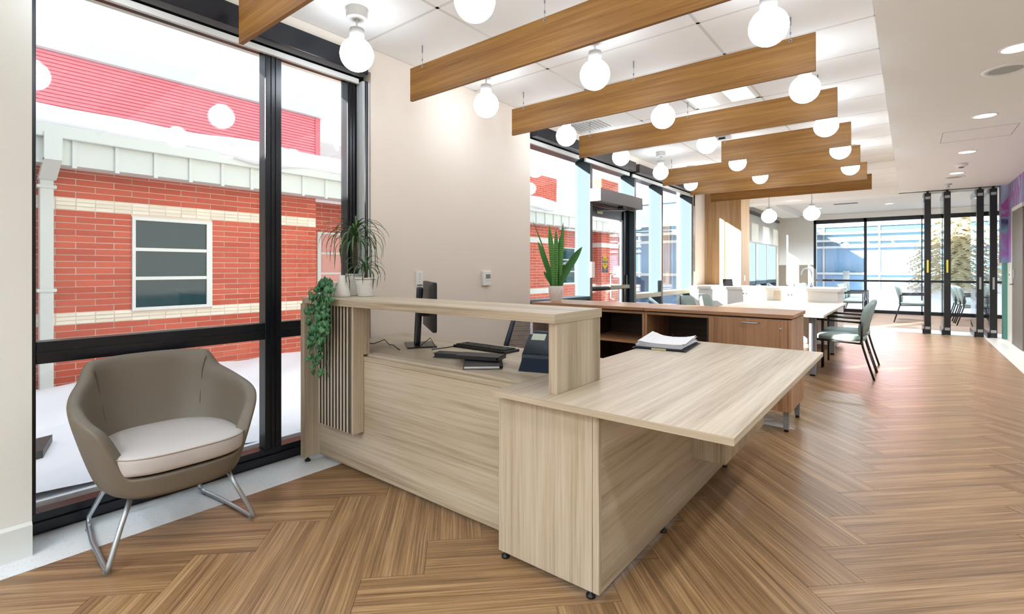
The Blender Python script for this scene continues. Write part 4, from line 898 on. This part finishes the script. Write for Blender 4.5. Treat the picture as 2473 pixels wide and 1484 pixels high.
def ribbed_pot(t, r0, r1, h, ribs=True):
    prof = [(0, 0), (r0 - 0.004, 0), (r0, 0.004)]; n = 36 if ribs else 8
    for i in range(1, n): k = i / n; prof.append((r0 + (r1 - r0) * k + (0.0016 * math.sin(i * PI / 1.5) if ribs and 0.05 < k < 0.86 else 0), 0.004 + (h - 0.008) * k))
    prof += [(r1 + 0.003, h - 0.012), (r1 + 0.003, h), (r1 - 0.004, h), (r1 - 0.007, h - 0.02)]
    p = MB().lathe(prof, seg=40).local('pot', M_pot, t); MB().lathe([(r1 - 0.006, h - 0.02), (0, h - 0.016)], seg=24).local('soil', plain('soil', lin(58, 44, 34), 0.95), t); return p
M_dra = leaf_mat('dracaena_leaf', lin(36, 66, 38), lin(86, 122, 60))
def dracaena(label, loc, trunk, nleaf, length, pot, seed):
    t = thing('potted_dracaena', label, 'potted plant', loc, group='potted plants'); rr = random.Random(seed); ribbed_pot(t, *pot); h = pot[2]
    MB().tube([(0, 0, h - 0.02), (0.006, 0.004, h + trunk * 0.5), (-0.004, 0, h + trunk)], [0.012, 0.010, 0.012], 8).local('stem', plain('stem_brown', lin(84, 70, 52), 0.9, bump=0.5, nscale=60), t)
    for i in range(nleaf):
        a = 2.399 * i; q = i / nleaf; L_ = length * rr.uniform(0.75, 1.1); e0 = 1.35 - 1.0 * q + rr.uniform(-0.1, 0.1); z0 = h + trunk - 0.07 * q * trunk / 0.3
        d = Vector((math.cos(a), math.sin(a), 0)); p = Vector((0, 0, z0)); pts = [p.copy()]; e = e0; ns = 9
        for s_ in range(ns):
            p = p + (d * math.cos(e) + Vector((0, 0, 1)) * math.sin(e)) * (L_ / ns); pts.append(p.copy()); e -= (0.27 + 0.14 * q) * (1 if e > -1.4 else 0)
        floor_ = 0.004 if math.hypot(p.x, p.y) < 0.17 else -0.15
        pts = [Vector((u.x, u.y, max(u.z, 0.006))) for u in pts]
        w = [0.010 * math.sin(PI * min(1, 0.12 + 0.88 * (1 - k / ns) ** 0.6)) + 0.001 for k in range(ns + 1)]; w = [0.011 * (0.5 + 0.5 * min(1, k / 2)) * (1 - (k / ns) ** 3) + 0.0008 for k in range(ns + 1)]
        strip_leaf(pts, w, M_dra, t)
    return t
dracaena('tall dracaena with arching strap leaves in the rear white pot', (-2.965, 1.99, 1.067), 0.27, 54, 0.33, (0.045, 0.058, 0.15), 3)
dracaena('small dracaena in the ribbed white pot on the counter end', (-2.84, 1.985, 1.067), 0.06, 22, 0.22, (0.048, 0.066, 0.125), 5)
vs_ = thing('vase', 'matt white bottle vase on the counter end', 'vase', (-2.90, 1.85, 1.067))
MB().lathe([(0, 0), (0.048, 0), (0.052, 0.005), (0.051, 0.02), (0.044, 0.05), (0.030, 0.085), (0.021, 0.11), (0.019, 0.14), (0.015, 0.142), (0.013, 0.10)], seg=36).local('vase_body', plain('vase_white', lin(236, 230, 220), 0.55), vs_)
iv = thing('trailing_ivy', 'trailing green ivy spilling over the front edge of the counter', 'potted plant', (-2.965, 1.80, 1.067), group='potted plants')
ribbed_pot(iv, 0.036, 0.05, 0.10, ribs=False)
M_ivy = leaf_mat('ivy_leaf', lin(28, 88, 56), lin(96, 150, 96))
lv = MB(); o2 = [(0, 0), (0.010, 0.006), (0.016, 0.0), (0.013, -0.012), (0.0, -0.028), (-0.013, -0.012), (-0.016, 0.0), (-0.010, 0.006)]
vv = [(x, y, -abs(x) * 0.35 - 0.2 * abs(y) * (y < -0.012)) for x, y in o2]; lv.add(vv + [(x, y, z - 0.0008) for x, y, z in vv], [(0, 1, 2, 3, 4), (0, 4, 5, 6, 7), (12, 11, 10, 9, 8), (15, 14, 13, 12, 8)] + [(i, 8 + i, 8 + (i + 1) % 8, (i + 1) % 8) for i in range(8)], True)
ivy_me = lv.mesh('leaf'); ivy_me.materials.append(M_ivy)
rr = random.Random(11); nl = 0
for v in range(22):
    # vine: from the pot, over the counter front edge, then hanging; local coords relative to iv
    tx = rr.uniform(0.01, 0.27) + (0.0 if v % 3 else 0.02); top = 0.10 + rr.uniform(0, 0.03); end = -rr.choice([0.13, 0.2, 0.27, 0.34, 0.40, 0.46]) if 0.04 < tx < 0.24 else -rr.uniform(0.1, 0.34)
    fy = -0.145 - rr.uniform(0, 0.03)
    pts = [Vector((0.0, 0.0, 0.085)), Vector((tx * 0.25, -0.04, top)), Vector((tx * 0.7, -0.10, top - 0.02)), Vector((tx, fy + 0.012, 0.03)), Vector((tx + rr.uniform(-0.02, 0.02), fy, -0.05))]
    z = -0.05
    while z > end: z -= 0.06; pts.append(Vector((tx + rr.uniform(-0.02, 0.02), fy + rr.uniform(-0.012, 0.008), z)))
    MB().tube(pts, 0.0013, 4).local('vine', plain('vine_green', lin(60, 96, 52), 0.7), iv)
    for i in range(1, len(pts)):
        for s_ in range(3 if i > 2 else 2):
            if nl >= 290: break
            k = rr.random(); p = pts[i - 1].lerp(pts[i], k)
            ob = link('leaf', ivy_me, None, iv, p + Vector((rr.uniform(-0.024, 0.024), rr.uniform(-0.018, 0.002), rr.uniform(-0.008, 0.008))))
            ob.rotation_euler = (rr.uniform(0.9, 1.7), rr.uniform(-0.6, 0.6), rr.uniform(-0.9, 0.9)); q = rr.uniform(0.9, 1.4); ob.scale = (q, q, q); nl += 1
sn = thing('snake_plant', 'upright snake plant in a white textured pot on the credenza', 'potted plant', (-2.985, 4.50, 0.90), group='potted plants')
prof = [(0, 0), (0.05, 0), (0.060, 0.006), (0.074, 0.05), (0.080, 0.10), (0.080, 0.14), (0.076, 0.168), (0.071, 0.168), (0.070, 0.14)]
mb = MB(); seg = 36; vs = []; fs = []
for j in range(15):
    z = 0.168 * j / 14; k = z / 0.168; r0 = 0.052 + 0.029 * math.sin(min(1, k * 1.25) * PI / 2) - 0.004 * max(0, k - 0.8) / 0.2
    for i in range(seg): vs.append(((r0 + (0.0022 if (i + j) % 2 and 0 < j < 13 else 0)) * math.cos(2 * PI * i / seg), (r0 + (0.0022 if (i + j) % 2 and 0 < j < 13 else 0)) * math.sin(2 * PI * i / seg), z))
for j in range(14):
    for i in range(seg): i2 = (i + 1) % seg; fs.append((j * seg + i, j * seg + i2, (j + 1) * seg + i2, (j + 1) * seg + i))
fs.append(tuple(range(seg))[::-1]); mb.add(vs, fs).local('pot', plain('pot_blush', lin(232, 224, 218), 0.5), sn); MB().lathe([(0.078, 0.160), (0, 0.160)], seg=24).local('soil', plain('soil', lin(58, 44, 34), 0.95), sn)
ms, nt, b_ = newmat('snake_leaf'); N = nt.nodes.new; L = nt.links.new; tc = N('ShaderNodeTexCoord'); wv = N('ShaderNodeTexWave'); wv.bands_direction = 'Z'; wv.inputs['Scale'].default_value = 16; wv.inputs['Distortion'].default_value = 4; wv.inputs['Detail'].default_value = 2
L(tc.outputs['Object'], wv.inputs['Vector']); r_ = N('ShaderNodeValToRGB'); r_.color_ramp.elements[0].color = lin(40, 104, 38); r_.color_ramp.elements[1].color = lin(112, 170, 66); r_.color_ramp.elements[0].position = 0.45; L(wv.outputs['Fac'], r_.inputs['Fac']); L(r_.outputs['Color'], b_.inputs['Base Color']); b_.inputs['Roughness'].default_value = 0.4
M_sn = leaf_mat('snake_leaf_dark', lin(30, 92, 30), lin(70, 136, 48))
vdir = Vector((0.7812, 0.6243, 0))   # sideways as the viewer sees it
for dx, dz, w, mt_, bend, nar in ((-0.040, 0.68, 0.056, ms, -0.045, 0), (0.002, 0.64, 0.050, ms, -0.005, 0), (0.030, 0.56, 0.046, M_sn, 0.02, 0), (0.052, 0.71, 0.046, ms, 0.03, 0), (-0.06, 0.50, 0.060, M_sn, -0.15, 0), (0.055, 0.44, 0.078, M_sn, 0.235, 0), (0.045, 0.32, 0.07, M_sn, 0.15, 0), (-0.05, 0.34, 0.058, M_sn, -0.10, 0), (-0.05, 0.75, 0.015, M_sn, -0.22, 1), (0.0, 0.30, 0.062, M_sn, -0.02, 0), (0.03, 0.25, 0.06, M_sn, 0.07, 0), (-0.055, 0.17, 0.045, M_sn, -0.09, 0)):
    pts = []; ws = []
    for k in range(15):
        q = k / 14; pts.append(vdir * (dx * 0.8 + bend * q ** 1.4) + Vector((0.624, -0.781, 0)) * (0.03 * math.sin(dx * 140)) + Vector((0, 0, 0.158 + dz * q * 0.98)))
        ws.append(w * ((0.55 + 0.45 * smooth(0, 0.55, q)) if q < 0.6 else max(0.02, (1 - ((q - 0.6) / 0.4) ** 2.4))))
    strip_leaf(pts, ws, mt_, sn, fold=0.3, up=Vector((0.624, -0.781, 0)))

# ================================================================== OUTSIDE
tag(MB().box(-40, -3.56, -12, 60, -0.4, 0.03).box(-3.56, 30, 17.75, 60, -0.4, 0.03).box(4.75, 30, -12, 17.75, -0.4, 0.03).build('snow_ground', M_snow, None), 'snow covered ground outside the windows', 'snow', kind='stuff')
def snow_bank(label, x0, x1, y0, y1, zmax, nx, ny, fn):
    mb = MB(); vs = []; fs = []
    for j in range(ny + 1):
        for i in range(nx + 1): x = x0 + (x1 - x0) * i / nx; y = y0 + (y1 - y0) * j / ny; vs.append((x, y, fn(x, y)))
    for j in range(ny):
        for i in range(nx): a = j * (nx + 1) + i; fs.append((a, a + 1, a + nx + 2, a + nx + 1))
    o = mb.add(vs, fs, True).build('snow_bank', M_snow); return tag(o, label, 'snow', kind='stuff')
snow_bank('rumpled snow lying against the red brick wall', -6.5, -3.6, -1, 12.5, 0.3, 40, 120, lambda x, y: 0.035 + 0.10 * smooth(-5.2, -6.5, x) + 0.03 * math.sin(x * 3.1 + 0.6 * y) * math.sin(y * 1.7) + 0.015 * math.sin(x * 9 + y * 7))
snow_bank('ploughed snow bank beyond the far window', -6, 8, 19, 24, 1, 40, 20, lambda x, y: 0.02 + 0.85 * smooth(19, 22, y) * smooth(24.0, 22.4, y) * (0.75 + 0.25 * math.sin(x * 0.9)))
tag(MB().prism([(-4.73, 0.72), (-4.66, 0.48), (-4.33, 0.48), (-4.37, 0.62)], 0.03, 0.08).build('ground_slab', plain('wet_slab', lin(52, 58, 62), 0.5)), 'dark slab poking out of the snow outside the tall window', 'slab')
# ---- brick building
BXW = -6.5
bb = thing('brick_building', 'red brick building with cream block bands and white eaves across the yard', 'building', (BXW, 2, 0))
WIN = (1.62, 2.40, 0.80, 1.81)
box(-10.9, BXW - 0.001, -16, 3.73, 0, 2.24).build('wall_core', M_mortar, bb)
box(-10.9, BXW - 0.35, 3.73, 13.0, 0, 2.24).build('recessed_wall', M_brickp, bb)
box(-7.0, BXW, 5.2, 9.9, 0, 2.24).build('far_bay_wall', M_brickp, bb); box(-7.0, BXW, 12.0, 13.0, 0, 3.7).build('brick_pier', M_brickp, bb)
for z0, z1 in ((0.70, 0.815), (1.835, 1.955)):
    for a, b in ((5.2, 9.9), (12.0, 13.0)): box(-6.9, BXW + 0.004, a - 0.005, b + 0.005, z0, z1).build('cream_band', M_extw, bb)
mc = {}
def piece(name, mat, y0, y1, z0, z1, proud=0.0):
    g_ = 0.0042; key = (name, round(y1 - y0, 3), round(z1 - z0, 3))
    if key not in mc:
        me = box(-0.001, 0.005, g_, key[1] - g_, g_, key[2] - g_).mesh(name); me.materials.append(mat); mc[key] = me
    link(name, mc[key], None, bb, (BXW + proud - bb.location.x, y0 - bb.location.y, z0))
YB0, YB1 = 0.55, 3.73
def course(z0, z1, L_, off, name, mat):
    y = YB0 - off
    while y < YB1:
        a, b = max(y, YB0), min(y + L_, YB1)
        segs = [(a, b)]
        if z1 > WIN[2] + 0.005 and z0 < WIN[3] - 0.005:
            segs = [(p, q) for p, q in ((a, min(b, WIN[0])), (max(a, WIN[1]), b)) if q - p > 0.02]
        for p, q in segs:
            if q - p > 0.02: piece(name, mat, p, q, z0, z1, R.uniform(-0.002, 0.002))
        y += L_
RH = 1.02 / 16
for i in range(10): course(0.698 - (i + 1) * RH, 0.698 - i * RH, 0.306, 0.153 * (i % 2), 'brick', M_brick)
for i in range(16): course(0.815 + i * RH, 0.815 + (i + 1) * RH, 0.306, 0.153 * (i % 2), 'brick', M_brick)
for i in range(5): course(1.955 + i * RH, 1.955 + (i + 1) * RH, 0.306, 0.153 * (i % 2), 'brick', M_brick)
for b0, b1 in ((0.698, 0.815), (1.835, 1.955)):
    for i in range(3): course(b0 + i * (b1 - b0) / 3, b0 + (i + 1) * (b1 - b0) / 3, 0.153, 0.0, 'cream_block', M_stone)
# brick_building window
bw = MB()
for a in ((WIN[0], WIN[1], WIN[2], WIN[2] + 0.035), (WIN[0], WIN[1], WIN[3] - 0.035, WIN[3]), (WIN[0], WIN[0] + 0.03, WIN[2] + 0.035, WIN[3] - 0.035), (WIN[1] - 0.06, WIN[1], WIN[2] + 0.035, WIN[3] - 0.035)): bw.box(BXW, BXW + 0.022, a[0], a[1], a[2], a[3])
bwo = bw.build('window_frame', plain('frame_offwhite', lin(222, 226, 224), 0.5), bb)
M_dkwin = plain('dark_window', lin(10, 60, 70), 0.06, spec=0.35)
hh = (WIN[3] - WIN[2] - 0.07) / 3
for i in range(3):
    z0 = WIN[2] + 0.035 + i * hh; box(BXW, BXW + 0.004, WIN[0] + 0.03, WIN[1] - 0.06, z0, z0 + hh).build('window_pane', M_dkwin, bwo)
    if i: box(BXW + 0.004, BXW + 0.018, WIN[0] + 0.03, WIN[1] - 0.06, z0 - 0.018, z0 + 0.018).build('window_bar', plain('frame_offwhite', lin(222, 226, 224), 0.5), bwo)
for y0, y1 in ((3.95, 4.9), (10.15, 11.2)):
    f2 = box(-6.86, -6.83, y0, y1, 0.85, 1.80).build('window_frame', M_extw, bb)
    for i in range(3): box(-6.83, -6.822, y0 + 0.06, y1 - 0.06, 0.90 + i * 0.3, 1.17 + i * 0.3).build('window_pane', M_dkwin if y0 > 9 else plain('pink_blind', lin(206, 150, 140), 0.6), f2)
# eaves: fascia panels, fins, soffit, gutter board, downpipe
EX = BXW + 0.30
box(BXW - 0.05, EX, -16, 13.2, 2.235, 2.25).build('eave_soffit', M_extw, bb)
fp = box(0, 0.014, 0.006, 0.318, 0.0, 0.235).mesh('fascia_panel'); fp.materials.append(M_extw); fn_ = box(0, 0.034, -0.017, 0.017, -0.022, 0.235).mesh('fascia_fin'); fn_.materials.append(M_extw)
for i in range(44):
    y = -0.53 + i * 0.325
    if y > 13: break
    link('fascia_panel', fp, None, bb, (EX - bb.location.x, y - bb.location.y, 2.225)); link('fascia_fin', fn_, None, bb, (EX - bb.location.x, y - bb.location.y, 2.225))
box(EX - 0.02, EX + 0.075, -16, 13.2, 2.46, 2.58).build('gutter_board', M_extw, bb, bevel=0.006)
dpz = MB().box(EX - 0.01, EX + 0.09, 0.875, 1.0, 2.25, 2.50).prism_axis([(2.26, EX + 0.09), (2.26, EX - 0.02), (2.10, BXW + 0.02), (2.10, BXW + 0.12)], 'y', 0.875, 1.0).build('rain_head', M_extw, bb)
box(BXW + 0.01, BXW + 0.10, 0.885, 0.985, 0.05, 2.12).build('downpipe', M_extw, bb, bevel=0.008)
for z in (2.02, 1.03): box(BXW + 0.005, BXW + 0.108, 0.865, 1.005, z, z + 0.03).build('pipe_strap', M_extw, bb)
# snowy roof
mb = MB(); vs = []; fs = []; ny = 160
for j in range(ny + 1):
    y = -16 + 29.3 * j / ny; lip = 0.05 + 0.045 * math.sin(y * 2.3 + 1.0) + 0.03 * math.sin(y * 5.1)
    for x, z in ((EX - 0.02 + 0.02, 2.56), (EX + 0.06 + lip * 0.5, 2.60 - lip * 0.9), (EX + 0.07 + lip * 0.5, 2.68), (EX - 0.1, 2.78 + lip * 0.4), (-8.0, 3.05 + 0.05 * math.sin(y)), (-10.9, 3.6)): vs.append((x, y, z))
for j in range(ny):
    for i in range(5): a = j * 6 + i; fs.append((a, a + 1, a + 7, a + 6))
mb.add(vs, fs, True).build('roof_snow', M_snow, bb)
box(-10.9, -8.6, 9.6, 13.0, 2.9, 4.05).build('upper_brick_gable', M_brickp, bb)
# ---- red clad storey behind
rb_ = thing('red_clad_building', 'taller building with red ribbed metal cladding behind the snowy roof', 'building', (-11, 2, 3))
box(-16, -11.0, -6, 6.40, 3.0, 4.82).build('cladding_wall', plain('red_clad', lin(236, 132, 138), 0.6), rb_)
f = MB()
for i in range(26): f.box(-11.0, -10.972, -6, 6.32, 3.2 + i * 0.0625, 3.2 + i * 0.0625 + 0.042)
f.build('cladding_ribs', plain('red_clad', lin(236, 132, 138), 0.6), rb_)['kind'] = 'stuff'
box(-11.0, -10.95, 6.28, 6.40, 3.0, 4.82).build('corner_trim', plain('red_trim', lin(220, 110, 116), 0.5), rb_)
box(-16.2, -10.85, -6.2, 6.5, 4.82, 5.12).build('parapet', M_extw, rb_); box(-16, -13.2, 6.4, 14, 3.0, 4.9).build('set_back_wall', M_extw, rb_)
for y in (7.2, 9.0): q = box(-13.2, -13.16, y, y + 1.0, 3.4, 4.3).build('window', M_extw, rb_); box(-13.16, -13.15, y + 0.06, y + 0.94, 3.46, 4.24).build('pane', plain('blue_win', lin(150, 180, 205), 0.1), q)
# ---- unseen wall added to keep most direct sun off the tall window
tag(box(-5.45, -3.56, -2.6, -2.0, 0.0, 3.12).build('sun_block_wall', M_brickp), 'added unseen brick wall blocking sun from the tall window', 'wall')
tag(MB().box(-3.62, -3.5, -2.0, 17.6, 2.76, 3.35).build('roof_edge', M_extw), 'pale roof edge fascia of the reception building', 'roof edge')
tag(box(-3.62, 4.9, -4.4, 17.75, 3.2, 3.35).build('roof_slab', M_extw), 'flat roof slab of the reception building', 'roof')
# ---- glass office building beyond
M_gb = plain('facade_glass', lin(128, 168, 200), 0.12, spec=0.8); M_gb2 = plain('facade_glass_dark', lin(74, 112, 142), 0.12, spec=0.8)
def facade(label, x0, x1, y, h, nx, redz):
    t = thing('office_building', label, 'building', ((x0 + x1) / 2, y, 0))
    box(x0, x1, y + 0.15, y + 8, 0, h).build('building_core', M_gb2, t); w = (x1 - x0) / nx; rq = random.Random(int(x1 * 7))
    for i in range(nx):
        for a, b in ((0.0, 1.0), (1.1, 2.75), (2.85, redz)): box(x0 + i * w + 0.05, x0 + (i + 1) * w - 0.05, y + 0.08, y + 0.15, a, b).build('glazed_panel', rq.choice([M_gb, M_gb, M_gb2]), t)
        box(x0 + i * w - 0.04, x0 + i * w + 0.04, y + 0.02, y + 0.15, 0, redz).build('facade_mullion', M_extw, t)
    for z in (1.05, 2.20, 2.48, 2.80): box(x0, x1, y - 0.25, y + 0.1, z - 0.045, z + 0.045).build('sunshade_bar', M_extw, t)
    box(x0 - 0.05, x1 + 0.05, y - 0.05, y + 0.2, redz, redz + 0.28).build('white_band', M_extw, t); box(x0 - 0.05, x1 + 0.05, y - 0.02, y + 0.2, redz + 0.28, h).build('red_band', plain('red_clad', lin(236, 132, 138), 0.6), t)
    return t
facade('pale glass office building with white sunshade bars beyond the far window', -5.0, 9.0, 26.0, 4.6, 7, 3.08)
facade('glass office wing with white sunshade bars seen through the entrance glazing', -14.0, -5.6, 17.2, 4.6, 6, 3.6)
# ---- spruce
sp_ = thing('spruce_tree', 'sunlit golden green spruce tree outside the far window', 'tree', (1.25, 21.6, 0))
MB().tube([(0, 0, 0), (0, 0, 5.2)], [0.12, 0.02], 8).local('trunk', plain('bark', lin(96, 76, 58), 0.9), sp_)
rr = random.Random(21); mb = MB()
for i in range(420):
    z = 0.35 + 4.7 * (i / 420); Rr = 1.75 * (1 - z / 5.4) + 0.08; a = 2.399 * i; d = Vector((math.cos(a), math.sin(a), 0)); L_ = Rr * rr.uniform(0.75, 1.1); s = Vector((-d.y, d.x, 0))
    for k in range(14):
        q = (k + 1) / 14; p = Vector((0, 0, z)) + d * L_ * q + Vector((0, 0, 0.10 * q - 0.38 * q * q * L_))
        for sd_ in (-1, 1):
            ln = 0.20 * (1.15 - q * 0.6) * rr.uniform(0.7, 1.2); tip = p + s * sd_ * ln + d * ln * 0.6 + Vector((0, 0, rr.uniform(-0.11, -0.01))); wv_ = d * 0.022 + Vector((0, 0, 0.018))
            o_ = len(mb.v); mb.v += [tuple(p - wv_), tuple(p + wv_), tuple(tip), tuple(p + Vector((0, 0, -0.03)))]; mb.f += [(o_, o_ + 1, o_ + 2), (o_ + 1, o_ + 3, o_ + 2), (o_ + 3, o_, o_ + 2)]; mb.sm += [False] * 3
mb.local('foliage', plain('spruce_needles', lin(206, 196, 158), 0.8, noise=0.35, nscale=6), sp_)['kind'] = 'stuff'
MB
tag(MB().tube([(-1.7, 20.5, 0), (-1.7, 20.5, 1.18)], 0.09, 12).build('bollard', M_extw), 'pale round bollard in the snow outside the far window', 'bollard')
